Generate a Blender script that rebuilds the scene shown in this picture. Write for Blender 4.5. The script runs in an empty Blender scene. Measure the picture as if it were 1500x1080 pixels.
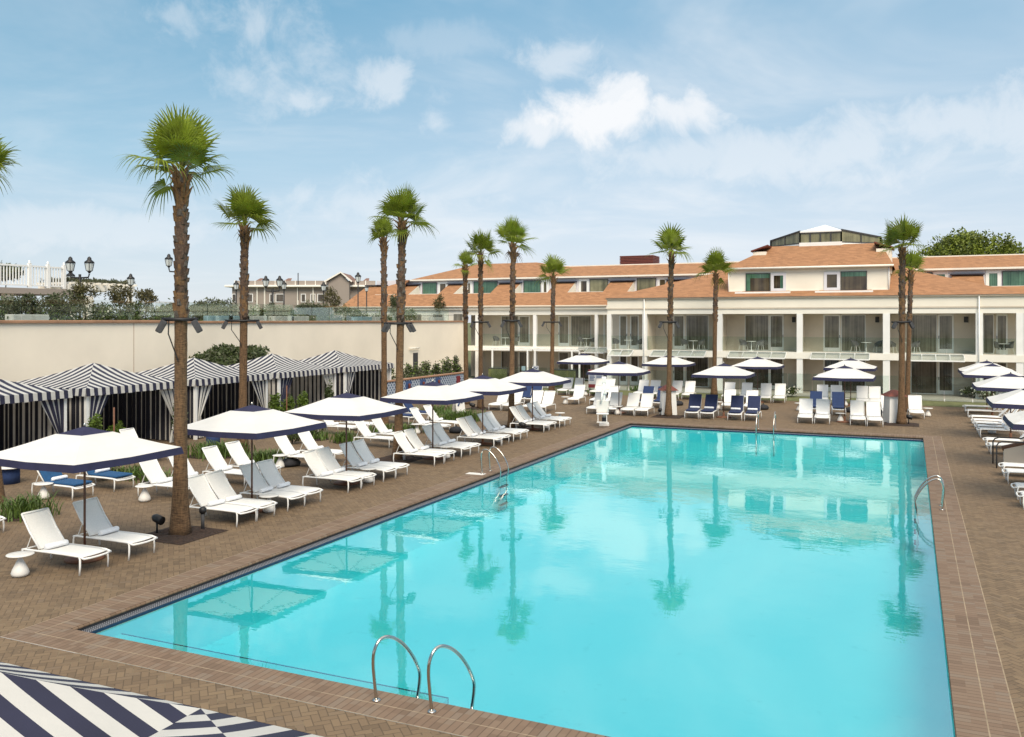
import bpy, math, random
from mathutils import Vector, Matrix
random.seed(7)
sc = bpy.context.scene
COL = sc.collection
R = math.radians
pi = math.pi
# ------------------------------------------------------------------ survey of the photograph (camera station -> ground plan)
F_, YAW, VH, HC = 1301.0, R(24.144), 469.2, 5.2
CY, SY = math.cos(YAW), math.sin(YAW)
def gp(u, v, z=0.0):
    zc = F_*(HC-z)/(v-VH); xc = (u-750)/F_*zc
    return xc*CY-zc*SY, xc*SY+zc*CY
def xU(u, Y):
    t = (u-750)/F_
    return Y*(t*CY-SY)/(t*SY+CY)
def yU(u, X):
    t = (u-750)/F_
    return X*(t*SY+CY)/(t*CY-SY)
def depth(X, Y): return -X*SY+Y*CY
def zV(v, X, Y): return HC-(v-VH)*depth(X, Y)/F_
# ------------------------------------------------------------------ node helpers
class NT:
    def __init__(s, nt): s.nt = nt
    def n(s, t, **k):
        x = s.nt.nodes.new(t)
        for a, b in k.items(): setattr(x, a, b)
        return x
    def l(s, a, b): s.nt.links.new(a, b)
    def put(s, sock, v):
        if hasattr(v, 'links'): s.l(v, sock)
        else: sock.default_value = v
    def m(s, op, a, b=0.0, c=None):
        x = s.n('ShaderNodeMath', operation=op)
        s.put(x.inputs[0], a); s.put(x.inputs[1], b)
        if c is not None: s.put(x.inputs[2], c)
        return x.outputs[0]
    def mix(s, f, a, b, blend='MIX'):
        x = s.n('ShaderNodeMix', data_type='RGBA', blend_type=blend)
        s.put(x.inputs[0], f)
        s.put(x.inputs[6], a if hasattr(a, 'links') else (*a[:3], 1)); s.put(x.inputs[7], b if hasattr(b, 'links') else (*b[:3], 1))
        return x.outputs[2]
    def mixf(s, f, a, b):
        x = s.n('ShaderNodeMix', data_type='FLOAT'); s.put(x.inputs[0], f); s.put(x.inputs[2], a); s.put(x.inputs[3], b); return x.outputs[0]
    def ramp(s, f, stops):
        x = s.n('ShaderNodeValToRGB'); e = x.color_ramp.elements
        while len(e) < len(stops): e.new(0.5)
        for i, (p, c) in enumerate(stops):
            e[i].position = p; e[i].color = (*c, 1) if len(c) == 3 else c
        s.put(x.inputs[0], f); return x.outputs[0]
    def noise(s, vec, scale, detail=3, rough=.55, dist=0):
        x = s.n('ShaderNodeTexNoise'); x.inputs['Scale'].default_value = scale; x.inputs['Detail'].default_value = detail
        x.inputs['Roughness'].default_value = rough; x.inputs['Distortion'].default_value = dist
        if vec is not None: s.l(vec, x.inputs['Vector'])
        return x.outputs['Fac']
    def bump(s, h, st=.3, d=.02):
        x = s.n('ShaderNodeBump'); x.inputs['Strength'].default_value = st; x.inputs['Distance'].default_value = d
        s.l(h, x.inputs['Height']); return x.outputs[0]
    def xyz(s, v):
        x = s.n('ShaderNodeSeparateXYZ'); s.l(v, x.inputs[0]); return x.outputs
    def comb(s, a, b, c):
        x = s.n('ShaderNodeCombineXYZ')
        for i, q in enumerate((a, b, c)): s.put(x.inputs[i], q)
        return x.outputs[0]
def new_mat(name):
    m = bpy.data.materials.new(name); m.use_nodes = True
    k = NT(m.node_tree); p = m.node_tree.nodes['Principled BSDF']
    return m, k, p
MATS = {}
def mat(name, col, rough=.6, var=.12, scale=3.0, bump=0.0, bscale=40, metal=0.0, spec=None, per=0.0, trans=0):
    m, k, p = new_mat(name)
    tc = k.n('ShaderNodeTexCoord').outputs['Object']
    f = k.noise(tc, scale, 4)
    lo = tuple(c*(1-var) for c in col); hi = tuple(min(1, c*(1+var)) for c in col)
    c = k.ramp(f, [(.3, lo), (.7, hi)])
    if per:
        oi = k.n('ShaderNodeObjectInfo').outputs['Random']
        h = k.n('ShaderNodeHueSaturation'); k.l(c, h.inputs['Color'])
        k.l(k.m('ADD', k.m('MULTIPLY', oi, per*2), 1-per), h.inputs['Value']); c = h.outputs[0]
    k.l(c, p.inputs['Base Color'])
    p.inputs['Roughness'].default_value = rough; p.inputs['Metallic'].default_value = metal
    if spec is not None: p.inputs['Specular IOR Level'].default_value = spec
    if bump: k.l(k.bump(k.noise(tc, bscale, 3), bump, .01), p.inputs['Normal'])
    if trans:
        tr = k.n('ShaderNodeBsdfTranslucent'); k.l(c, tr.inputs[0]); mx = k.n('ShaderNodeMixShader'); mx.inputs[0].default_value = trans
        k.l(p.outputs[0], mx.inputs[1]); k.l(tr.outputs[0], mx.inputs[2]); k.l(mx.outputs[0], k.nt.nodes['Material Output'].inputs[0])
    MATS[name] = m
    return m
M = MATS
mat('white_metal', (.86, .855, .84), .35, .03)
mat('sling', (.84, .83, .81), .75, .04, 30, .25, 900)
mat('sling_back', (.88, .865, .84), .75, .04, 30, .25, 900, trans=.06)
mat('towel', (.88, .89, .92), .95, .05, 20, .6, 160)
mat('blue_cushion', (.012, .075, .19), .85, .12, 8, .3, 400)
mat('navy_cushion', (.018, .028, .085), .85, .12, 8, .3, 400)
mat('mid_blue', (.018, .04, .12), .85, .12, 8, .3, 400)
mat('canopy', (.82, .805, .78), .85, .04, 1.6, .35, 5, trans=.22)
mat('navy_cloth', (.020, .020, .060), .85, .15, 6, .15, 300)
mat('stripe_white', (.76, .75, .72), .85, .06, 1.2, .35, 14, trans=.35)
mat('stripe_navy', (.020, .021, .048), .85, .2, 1.2, .35, 14)
mat('curtain_white', (.72, .68, .62), .9, .08, 3, .2, 200, trans=.3)
mat('curtain_navy', (.012, .012, .022), .9, .15, 3, .2, 200)
mat('bronze', (.10, .045, .03), .45, .15, 10)
mat('rust_base', (.20, .085, .045), .6, .2, 8)
mat('plastic_white', (.74, .72, .69), .5, .04, 5)
mat('chrome', (.55, .52, .48), .14, .05, 5, metal=1.0)
mat('black', (.012, .012, .014), .5, .2, 10)
mat('charcoal', (.05, .05, .055), .7, .2, 10)
mat('mulch', (.035, .02, .014), .95, .6, 18, .9, 30)
mat('cream', (.87, .81, .70), .8, .04, .7, .12, 25)
mat('cream_trim', (.87, .83, .75), .7, .04, 1.0)
mat('white_trim', (.86, .85, .83), .55, .04, 1.5)
mat('lilac_trim', (.70, .68, .72), .55, .04, 1.5)
mat('wall_plaster', (.88, .79, .665), .88, .07, .3, .15, 18)
mat('terracotta', (.36, .20, .12), .8, .2, 2, .2, 20)
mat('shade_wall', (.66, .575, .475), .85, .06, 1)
mat('dark_cap', (.035, .03, .045), .6, .2, 4)
mat('louvre', (.15, .035, .022), .6, .2, 5)
mat('terrace', (.40, .37, .33), .9, .1, 1)
mat('grey_house', (.33, .28, .245), .85, .06, .4)
mat('grey_roof', (.22, .12, .09), .85, .2, 1)
mat('lamp_iron', (.012, .012, .014), .5, .2, 8)
mat('planter_white', (.60, .60, .56), .7, .1, 4)
mat('planter_blue', (.28, .42, .48), .7, .1, 4)
mat('lime_plant', (.13, .20, .025), .55, .5, 5, per=.1, trans=.25)
mat('agapanthus', (.10, .16, .03), .5, .5, 4, per=.15, trans=.25)
mat('dark_leaf', (.065, .09, .026), .5, .5, 2.2, per=.15, trans=.2)
mat('olive_leaf', (.11, .12, .065), .6, .5, 2.2, per=.15, trans=.2)
mat('red_leaf', (.095, .085, .03), .55, .6, 2.5, trans=.2)
mat('tree_leaf', (.19, .23, .03), .55, .6, .5, trans=.25)
mat('petal', (.75, .74, .66), .7, .05, 5)
mat('stem', (.06, .042, .025), .9, .3, 8)
mat('palm_leaf', (.195, .25, .022), .45, .45, 2.5, per=.15, trans=.4)
mat('palm_petiole', (.20, .19, .05), .5, .3, 5)
mat('dead_frond', (.17, .095, .04), .85, .4, 8)
mat('bag', (.02, .02, .025), .8, .3, 9)
mat('wicker', (.16, .155, .155), .8, .3, 30, .5, 120)
mat('red_sign', (.22, .03, .04), .6, .1, 6)
mat('sign_white', (.55, .57, .62), .5, .05, 6)
mat('sign_blue', (.05, .10, .24), .5, .1, 6)
mat('lawn', (.13, .14, .055), .95, .35, 2.5, .6, 60)
mat('tile_navy', (.012, .03, .09), .3, .3, 8)
mat('lamp_glass', (.62, .66, .66), .2, .06, 6)
# --- bark
def bark(name, c1, c2, ring):
    m, k, p = new_mat(name)
    tc = k.n('ShaderNodeTexCoord').outputs['Object']
    mp = k.n('ShaderNodeMapping'); k.l(tc, mp.inputs[0]); mp.inputs['Scale'].default_value = (5, 5, ring)
    f = k.noise(mp.outputs[0], 1.6, 5, .65)
    mp2 = k.n('ShaderNodeMapping'); k.l(tc, mp2.inputs[0]); mp2.inputs['Scale'].default_value = (14, 14, 3)
    g = k.noise(mp2.outputs[0], 1.5, 3)
    big = k.noise(tc, .8, 2)
    h = k.m('ADD', k.m('MULTIPLY', f, .65), k.m('MULTIPLY', g, .35))
    c = k.ramp(h, [(.38, c1), (.60, c2)])
    c = k.mix(k.m('MULTIPLY', big, .5), c, tuple(x*.55 for x in c2))
    oi = k.n('ShaderNodeObjectInfo').outputs['Random']
    hs = k.n('ShaderNodeHueSaturation'); k.l(c, hs.inputs['Color']); k.l(k.m('ADD', k.m('MULTIPLY', oi, .3), .85), hs.inputs['Value'])
    k.l(hs.outputs[0], p.inputs['Base Color']); p.inputs['Roughness'].default_value = .9
    k.l(k.bump(h, .9, .03), p.inputs['Normal'])
    M[name] = m
bark('bark_smooth', (.04, .022, .012), (.235, .135, .066), 26)
bark('bark_boots', (.03, .018, .013), (.165, .105, .073), 7)
bark('bark_grey', (.04, .033, .029), (.185, .15, .125), 9)
# --- herringbone pavers
def herringbone():
    m, k, p = new_mat('pavers')
    pos = k.n('ShaderNodeNewGeometry').outputs['Position']
    x, y, z = k.xyz(pos)
    W = .112
    q = 1/(W*math.sqrt(2))
    a = k.m('MULTIPLY', k.m('ADD', x, y), q); b = k.m('MULTIPLY', k.m('SUBTRACT', y, x), q)
    a = k.m('ADD', a, 4000.); b = k.m('ADD', b, 1000.)
    i = k.m('FLOOR', a); j = k.m('FLOOR', b); fx = k.m('SUBTRACT', a, i); fy = k.m('SUBTRACT', b, j)
    md = k.m('MODULO', k.m('ADD', k.m('SUBTRACT', i, j), .01), 4.0)
    def eq(v): return k.m('COMPARE', md, v+.01, .4)
    e0, e1, e2, e3 = eq(0.), eq(1.), eq(2.), eq(3.)
    dl = k.m('ADD', fx, e1); dr = k.m('ADD', k.m('SUBTRACT', 1., fx), e0)
    db = k.m('ADD', fy, e2); dt = k.m('ADD', k.m('SUBTRACT', 1., fy), e3)
    d = k.m('MINIMUM', k.m('MINIMUM', dl, dr), k.m('MINIMUM', db, dt))
    bi = k.m('SUBTRACT', i, e1); bj = k.m('SUBTRACT', j, e2)
    wn = k.n('ShaderNodeTexWhiteNoise', noise_dimensions='3D'); k.l(k.comb(bi, bj, 0.), wn.inputs['Vector'])
    w = wn.outputs['Value']
    c = k.ramp(w, [(0, (0.113, 0.082, 0.052)), (.25, (0.172, 0.122, 0.076)), (.6, (0.214, 0.151, 0.092)), (.85, (0.252, 0.181, 0.109)), (1, (0.185, 0.139, 0.097))])
    big = k.noise(pos, .22, 4); fine = k.noise(pos, 60, 3)
    c = k.mix(k.m('ADD', .25, k.m('MULTIPLY', k.m('SUBTRACT', big, .35), 1.1)), c, (0.211, 0.141, 0.088))
    c = k.mix(k.m('MULTIPLY', fine, .35), c, (.10, .075, .05))
    st = k.noise(pos, 1.3, 5, .7)
    c = k.mix(k.m('MULTIPLY', k.m('GREATER_THAN', st, .62), .30), c, (.075, .058, .042))
    gap = k.m('LESS_THAN', d, .055)
    c = k.mix(k.m('MULTIPLY', gap, .8), c, (.085, .062, .040))
    # odd light joints where the sand shows
    sand = k.m('MULTIPLY', gap, k.m('GREATER_THAN', k.noise(pos, 2.2, 3), .57))
    c = k.mix(k.m('MULTIPLY', sand, .45), c, (.30, .23, .14))
    k.l(c, p.inputs['Base Color']); p.inputs['Roughness'].default_value = .82; p.inputs['Specular IOR Level'].default_value = .3
    h = k.m('ADD', k.m('MINIMUM', k.m('MULTIPLY', d, 7.), 1.), k.m('ADD', k.m('MULTIPLY', w, .5), k.m('MULTIPLY', fine, .3)))
    k.l(k.bump(h, .55, .008), p.inputs['Normal'])
    M['pavers'] = m
herringbone()
def coping(name, axis):
    m, k, p = new_mat(name)
    pos = k.n('ShaderNodeNewGeometry').outputs['Position']
    x, y, z = k.xyz(pos)
    al = y if axis == 'x' else x
    a = k.m('ADD', k.m('DIVIDE', al, .112), 500.); i = k.m('FLOOR', a); f = k.m('SUBTRACT', a, i)
    row = k.m('FLOOR', k.m('DIVIDE', x if axis == 'x' else y, .36))
    wn = k.n('ShaderNodeTexWhiteNoise', noise_dimensions='3D'); k.l(k.comb(i, row, 3.), wn.inputs['Vector']); w = wn.outputs['Value']
    c = k.ramp(w, [(0, (0.160, 0.104, 0.069)), (.3, (0.216, 0.141, 0.095)), (.7, (0.248, 0.170, 0.116)), (1, (0.240, 0.187, 0.142))])
    c = k.mix(k.m('MULTIPLY', k.noise(pos, .5, 4), .55), c, (.20, .15, .112))
    fine = k.noise(pos, 70, 3)
    c = k.mix(k.m('MULTIPLY', fine, .3), c, (.12, .08, .055))
    gap = k.m('LESS_THAN', k.m('MINIMUM', f, k.m('SUBTRACT', 1., f)), .05)
    c = k.mix(k.m('MULTIPLY', gap, .85), c, (.08, .055, .04))
    k.l(c, p.inputs['Base Color']); p.inputs['Roughness'].default_value = .8; p.inputs['Specular IOR Level'].default_value = .3
    h = k.m('ADD', k.m('MULTIPLY', gap, -1.), k.m('ADD', k.m('MULTIPLY', w, .4), k.m('MULTIPLY', fine, .3)))
    k.l(k.bump(h, .5, .006), p.inputs['Normal'])
    M[name] = m
coping('coping_side', 'x'); coping('coping_end', 'y')
mat('grout', (.30, .23, .155), .9, .25, 6)
# --- roof shingles
def shingles():
    m, k, p = new_mat('shingles')
    pos = k.n('ShaderNodeNewGeometry').outputs['Position']
    x, y, z = k.xyz(pos)
    row = k.m('FLOOR', k.m('MULTIPLY', k.m('ADD', y, k.m('MULTIPLY', z, 1.2)), 3.2))
    col = k.m('FLOOR', k.m('ADD', k.m('MULTIPLY', k.m('ADD', x, k.m('MULTIPLY', y, .3)), 3.0), k.m('MULTIPLY', row, .37)))
    wn = k.n('ShaderNodeTexWhiteNoise', noise_dimensions='3D'); k.l(k.comb(col, row, 1.), wn.inputs['Vector']); w = wn.outputs['Value']
    c = k.ramp(w, [(0, (.27, .125, .058)), (.5, (.36, .17, .078)), (1, (.44, .21, .10))])
    c = k.mix(k.m('MULTIPLY', k.noise(pos, .18, 5, .65), .75), c, (.35, .18, .085))
    rl = k.m('LESS_THAN', k.m('FRACT', k.m('MULTIPLY', k.m('ADD', y, k.m('MULTIPLY', z, 1.2)), 3.2)), .16)
    c = k.mix(k.m('MULTIPLY', rl, .35), c, (.14, .07, .035))
    k.l(c, p.inputs['Base Color']); p.inputs['Roughness'].default_value = .9
    k.l(k.bump(k.m('ADD', w, k.noise(pos, 12, 3)), .4, .03), p.inputs['Normal'])
    M['shingles'] = m
shingles()
# --- window panes with drawn curtains behind a reflective surface
def pane(name, c1, c2, sc_=9.0, rough=.06):
    m, k, p = new_mat(name)
    tc = k.n('ShaderNodeTexCoord').outputs['Object']
    mp = k.n('ShaderNodeMapping'); k.l(tc, mp.inputs[0]); mp.inputs['Scale'].default_value = (1, 1, .02)
    f = k.noise(mp.outputs[0], sc_, 3, .6)
    g = k.noise(tc, .9, 3)
    c = k.ramp(k.m('ADD', k.m('MULTIPLY', f, .6), k.m('MULTIPLY', g, .4)), [(.38, c1), (.62, c2)])
    k.l(c, p.inputs['Base Color']); p.inputs['Roughness'].default_value = rough
    p.inputs['Specular IOR Level'].default_value = .6
    M[name] = m
pane('pane_curtain', (.10, .09, .07), (.33, .30, .24))
pane('pane_dark', (.035, .028, .022), (.14, .115, .09))
pane('pane_green', (.025, .075, .05), (.10, .21, .14), 12)
pane('pane_brown', (.03, .02, .015), (.13, .10, .06), 3)
pane('pane_olive', (.10, .095, .05), (.30, .28, .16), 2)
# --- clear balustrade glass
def glass(name, tint, refl):
    m, k, p = new_mat(name)
    k.nt.nodes.remove(p)
    t = k.n('ShaderNodeBsdfTransparent'); t.inputs[0].default_value = (*tint, 1)
    g = k.n('ShaderNodeBsdfGlossy'); g.inputs['Roughness'].default_value = .02; g.inputs[0].default_value = (.9, 1, .95, 1)
    mx = k.n('ShaderNodeMixShader')
    fr = k.n('ShaderNodeFresnel'); fr.inputs[0].default_value = 1.45
    k.l(k.m('ADD', k.m('MULTIPLY', fr.outputs[0], .35), refl), mx.inputs[0])
    k.l(t.outputs[0], mx.inputs[1]); k.l(g.outputs[0], mx.inputs[2])
    k.l(mx.outputs[0], k.nt.nodes['Material Output'].inputs[0])
    M[name] = m
glass('glass', (.88, .925, .90), .012)
glass('glass_clear', (.93, .955, .945), .0)
# --- pool
def pool_mats():
    m, k, p = new_mat('pool_plaster')
    pos = k.n('ShaderNodeNewGeometry').outputs['Position']
    f = k.noise(pos, .25, 4); g = k.noise(pos, 2.5, 5, .7)
    c = k.ramp(f, [(.3, (.74, .86, .87)), (.7, (.82, .90, .90))])
    c = k.mix(k.m('MULTIPLY', k.m('GREATER_THAN', g, .64), .16), c, (.30, .42, .42))
    k.l(c, p.inputs['Base Color']); p.inputs['Roughness'].default_value = .9
    M['pool_plaster'] = m
    m, k, p = new_mat('water'); k.nt.nodes.remove(p)
    pos = k.n('ShaderNodeNewGeometry').outputs['Position']
    mp = k.n('ShaderNodeMapping'); k.l(pos, mp.inputs[0]); mp.inputs['Scale'].default_value = (1, 1.0, 1); mp.inputs['Rotation'].default_value = (0, 0, R(20))
    n1 = k.noise(mp.outputs[0], .55, 2, .5); n2 = k.noise(mp.outputs[0], 2.6, 3, .5)
    calm = k.ramp(k.noise(pos, .11, 3), [(.42, (.15, .15, .15)), (.62, (1, 1, 1))])
    x, y, z = k.xyz(pos)
    far = k.n('ShaderNodeMapRange'); k.l(y, far.inputs[0]); far.inputs[1].default_value = 14; far.inputs[2].default_value = 34; far.inputs[3].default_value = .45; far.inputs[4].default_value = 1.0
    mp3 = k.n('ShaderNodeMapping'); k.l(pos, mp3.inputs[0]); mp3.inputs['Rotation'].default_value = (0, 0, -YAW); mp3.inputs['Scale'].default_value = (.55, 1.6, 1)
    n3 = k.noise(mp3.outputs[0], 5.5, 2, .5)
    h = k.m('MULTIPLY', k.m('ADD', k.m('MULTIPLY', n1, .45), k.m('ADD', k.m('MULTIPLY', k.m('MULTIPLY', n2, calm), .22), k.m('MULTIPLY', n3, .045))), far.outputs[0])
    bp = k.bump(h, .15, .16)
    t = k.n('ShaderNodeBsdfTransparent'); t.inputs[0].default_value = (.20, .81, .84, 1)
    g = k.n('ShaderNodeBsdfGlossy'); g.inputs['Roughness'].default_value = .0; g.inputs[0].default_value = (.96, 1, 1, 1); k.l(bp, g.inputs['Normal'])
    fr = k.n('ShaderNodeFresnel'); fr.inputs[0].default_value = 5.4; k.l(bp, fr.inputs['Normal'])
    mx = k.n('ShaderNodeMixShader'); bf = k.n('ShaderNodeNewGeometry').outputs['Backfacing']; k.l(k.mixf(bf, fr.outputs[0], .06), mx.inputs[0]); k.l(t.outputs[0], mx.inputs[1]); k.l(g.outputs[0], mx.inputs[2])
    k.l(mx.outputs[0], k.nt.nodes['Material Output'].inputs[0])
    M['water'] = m
    m, k, p = new_mat('grating')
    pos = k.n('ShaderNodeNewGeometry').outputs['Position']; x, y, z = k.xyz(pos)
    s1 = k.m('FRACT', k.m('MULTIPLY', k.m('ADD', x, y), 22.)); s2 = k.m('FRACT', k.m('MULTIPLY', x, 16.))
    f = k.m('MULTIPLY', k.m('GREATER_THAN', s1, .5), k.m('GREATER_THAN', s2, .4))
    c = k.mix(f, (.03, .035, .05), (.36, .38, .42)); k.l(c, p.inputs['Base Color']); p.inputs['Roughness'].default_value = .5
    M['grating'] = m
pool_mats()
# --- patterned tile wall
def tile_wall():
    m, k, p = new_mat('diamond_tile')
    pos = k.n('ShaderNodeNewGeometry').outputs['Position']; x, y, z = k.xyz(pos)
    a = k.m('FRACT', k.m('MULTIPLY', k.m('ADD', y, z), 3.4)); b = k.m('FRACT', k.m('MULTIPLY', k.m('SUBTRACT', y, z), 3.4))
    f = k.m('MAXIMUM', k.m('LESS_THAN', a, .42), k.m('LESS_THAN', b, .42))
    c = k.mix(f, (.03, .07, .17), (.48, .54, .62)); k.l(c, p.inputs['Base Color']); p.inputs['Roughness'].default_value = .4
    M['diamond_tile'] = m
tile_wall()
# ------------------------------------------------------------------ mesh builder
CH = {}
class MB:
    def __init__(s): s.v = []; s.f = []; s.mi = []; s.sm = []; s.mats = []
    def slot(s, m):
        if m not in s.mats: s.mats.append(m)
        return s.mats.index(m)
    def add(s, vs, fs, m, smooth=False, T=None):
        o = len(s.v); i = s.slot(m)
        for q in vs:
            q = Vector(q)
            s.v.append(tuple(T @ q) if T is not None else tuple(q))
        for q in fs: s.f.append(tuple(o+x for x in q)); s.mi.append(i); s.sm.append(smooth)
        return s
    def box(s, x0, y0, z0, x1, y1, z1, m, T=None, b=0):
        if b:
            vs = []; 
            for z, e in ((z0, b), (z0+b, 0), (z1-b, 0), (z1, b)):
                vs += [(x0+e, y0+e, z), (x1-e, y0+e, z), (x1-e, y1-e, z), (x0+e, y1-e, z)]
            fs = [(3, 2, 1, 0), (12, 13, 14, 15)]
            for r in range(3):
                for c in range(4): fs.append((r*4+c, r*4+(c+1) % 4, r*4+4+(c+1) % 4, r*4+4+c))
            return s.add(vs, fs, m, False, T)
        vs = [(x0, y0, z0), (x1, y0, z0), (x1, y1, z0), (x0, y1, z0), (x0, y0, z1), (x1, y0, z1), (x1, y1, z1), (x0, y1, z1)]
        return s.add(vs, [(3, 2, 1, 0), (4, 5, 6, 7), (0, 1, 5, 4), (1, 2, 6, 5), (2, 3, 7, 6), (3, 0, 4, 7)], m, False, T)
    def quad(s, a, b, c, d, m): return s.add([a, b, c, d], [(0, 1, 2, 3)], m)
    def poly(s, pts, m): return s.add(pts, [tuple(range(len(pts)))], m)
    def tube(s, pts, r, m, n=7, cap=True, T=None, sq=False):
        pts = [Vector(p) for p in pts]; L = len(pts); vs = []
        up = None
        for i, p in enumerate(pts):
            t = (pts[min(i+1, L-1)]-pts[max(i-1, 0)]).normalized()
            if up is None:
                up = Vector((0, 0, 1)) if abs(t.z) < .9 else Vector((1, 0, 0))
            a = t.cross(up)
            if a.length < 1e-4: a = t.cross(Vector((0, 1, 0)))
            a.normalize(); b = a.cross(t).normalized(); up = b
            rr = r[i] if isinstance(r, (list, tuple)) else r
            for k in range(n):
                th = 2*pi*(k+.5)/n
                vs.append(p+a*(rr*math.cos(th))+b*(rr*math.sin(th)))
        fs = []
        for i in range(L-1):
            for k in range(n): fs.append((i*n+k, i*n+(k+1) % n, (i+1)*n+(k+1) % n, (i+1)*n+k))
        if cap: fs += [tuple(range(n))[::-1], tuple((L-1)*n+k for k in range(n))]
        return s.add(vs, fs, m, n > 5, T)
    def lathe(s, prof, m, n=20, c=(0, 0, 0), smooth=True, T=None):
        vs = []
        for r, z in prof:
            for k in range(n):
                th = 2*pi*k/n; vs.append((c[0]+r*math.cos(th), c[1]+r*math.sin(th), c[2]+z))
        fs = []
        for i in range(len(prof)-1):
            for k in range(n): fs.append((i*n+k, i*n+(k+1) % n, (i+1)*n+(k+1) % n, (i+1)*n+k))
        fs += [tuple(range(n))[::-1], tuple((len(prof)-1)*n+k for k in range(n))]
        return s.add(vs, fs, m, smooth, T)
    def build(s, name, parent=None, loc=None, rz=0):
        me = bpy.data.meshes.new(name); me.from_pydata(s.v, [], s.f)
        for q in s.mats: me.materials.append(M[q])
        me.polygons.foreach_set('material_index', s.mi); me.polygons.foreach_set('use_smooth', s.sm); me.update()
        o = bpy.data.objects.new(name, me); COL.objects.link(o)
        if parent: o.parent = parent; CH.setdefault(parent, []).append(o)
        if loc: o.location = loc
        if rz: o.rotation_euler.z = rz
        return o
def tag(o, label, cat, group=None, kind=None):
    if label:
        if not 4 <= len(label.replace('-', ' ').split()) <= 16: print('LABEL', label)
        o['label'] = label
    if cat: o['category'] = cat
    if group: o['group'] = group
    if kind: o['kind'] = kind
    return o
def thing(name, label, cat, loc=(0, 0, 0), rz=0, group=None):
    o = bpy.data.objects.new(name, None); COL.objects.link(o); o.location = loc; o.rotation_euler.z = rz; o.empty_display_size = .2
    return tag(o, label, cat, group)
def dup(o, parent=None):
    c = o.copy(); COL.objects.link(c)
    if parent: c.parent = parent; CH.setdefault(parent, []).append(c)
    for k in list(CH.get(o, [])): dup(k, c)
    return c
def struct(mb, name): return tag(mb.build(name), None, None, None, 'structure')
ORD = ['first', 'second', 'third', 'fourth', 'fifth', 'sixth', 'seventh', 'eighth', 'ninth', 'tenth', 'eleventh', 'twelfth', 'thirteenth', 'fourteenth']
# ------------------------------------------------------------------ camera, sky, sun
cam = bpy.data.cameras.new('camera'); co = bpy.data.objects.new('camera', cam); COL.objects.link(co)
cam.sensor_width = 36; cam.lens = F_/1500*36; cam.shift_y = -(540-VH)/1500; cam.clip_end = 3000; cam.clip_start = .1
co.location = (0, 0, HC); co.rotation_euler = (R(90), 0, YAW)
sc.camera = co
SUN_EL, SUN_AZ = R(46), R(145)          # azimuth clockwise from +Y: behind the camera, a little to its left
sun = bpy.data.lights.new('sun', 'SUN'); so = bpy.data.objects.new('sun', sun); COL.objects.link(so)
sun.energy = 2.35; sun.angle = R(32); sun.color = (1, .88, .70)
d = Vector((math.sin(SUN_AZ)*math.cos(SUN_EL), math.cos(SUN_AZ)*math.cos(SUN_EL), math.sin(SUN_EL)))
so.rotation_euler = d.to_track_quat('Z', 'Y').to_euler()
w = bpy.data.worlds.new('World'); sc.world = w; w.use_nodes = True
k = NT(w.node_tree); bg = w.node_tree.nodes['Background']
sky = k.n('ShaderNodeTexSky', sky_type='NISHITA'); sky.sun_disc = False; sky.sun_elevation = SUN_EL; sky.sun_rotation = SUN_AZ
sky.air_density = 1.0; sky.dust_density = 1.0; sky.ozone_density = 1.6; sky.altitude = 10
tcg = k.n('ShaderNodeTexCoord').outputs['Generated']
dx, dy, dz = k.xyz(tcg)
# cloud field: direction projected on a high horizontal layer + named cloud banks given by bearing/elevation
hz = k.m('ADD', k.m('MAXIMUM', dz, 0.), .10)
lay = k.comb(k.m('DIVIDE', dx, hz), k.m('DIVIDE', dy, hz), 0.)
wisp = k.noise(lay, .75, 6, .6, .6)
fine = k.noise(tcg, 16, 7, .62, .4)
mid = k.noise(tcg, 6, 5, .55, .3)
az = k.m('ARCTAN2', k.m('MULTIPLY', dx, -1.), dy)      # bearing, positive to the left of +Y
el = k.m('ARCSINE', dz)
def ang(u, v):
    xc, zc = (u-750)/F_, 1.0
    X = xc*CY-zc*SY; Y = xc*SY+zc*CY; Z = (VH-v)/F_
    return math.atan2(-X, Y), math.atan2(Z, math.hypot(X, Y))
cl = None
for (u, v, ru, rv, gain) in ((880, 175, 175, 56, 1.0), (1000, 165, 100, 48, .85), (790, 190, 95, 36, .8), (905, 138, 75, 42, .9), (400, 100, 140, 115, .42), (440, 145, 80, 45, .5), (566, 118, 58, 50, .52), (634, 172, 58, 64, .5), (385, 45, 130, 80, .42), (240, 25, 120, 50, .35), (815, 88, 100, 40, .5), (1230, 230, 340, 80, .5), (1400, 180, 260, 80, .5), (1000, 230, 260, 50, .45), (560, 300, 300, 60, .4), (120, 335, 220, 36, .38), (640, 60, 180, 40, .2)):
    a0, e0 = ang(u, v)
    ex = k.m('DIVIDE', k.m('SUBTRACT', az, a0), ru/F_*.93); ey = k.m('DIVIDE', k.m('SUBTRACT', el, e0), rv/F_*.97)
    r2 = k.m('SQRT', k.m('ADD', k.m('MULTIPLY', ex, ex), k.m('MULTIPLY', ey, ey)))
    f = k.m('ADD', k.m('SUBTRACT', 1.0, r2), k.m('ADD', k.m('MULTIPLY', k.m('SUBTRACT', fine, .5), 2.6), k.m('MULTIPLY', k.m('SUBTRACT', mid, .5), 1.6)))
    q = k.n('ShaderNodeMapRange', interpolation_type='SMOOTHSTEP'); k.l(f, q.inputs[0]); q.inputs[1].default_value = .05; q.inputs[2].default_value = .95
    f = k.m('MULTIPLY', q.outputs[0], gain)
    cl = f if cl is None else k.m('MAXIMUM', cl, f)
wq = k.n('ShaderNodeMapRange', interpolation_type='SMOOTHSTEP'); k.l(wisp, wq.inputs[0]); wq.inputs[1].default_value = .40; wq.inputs[2].default_value = .78; wq.inputs[4].default_value = .62
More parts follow.
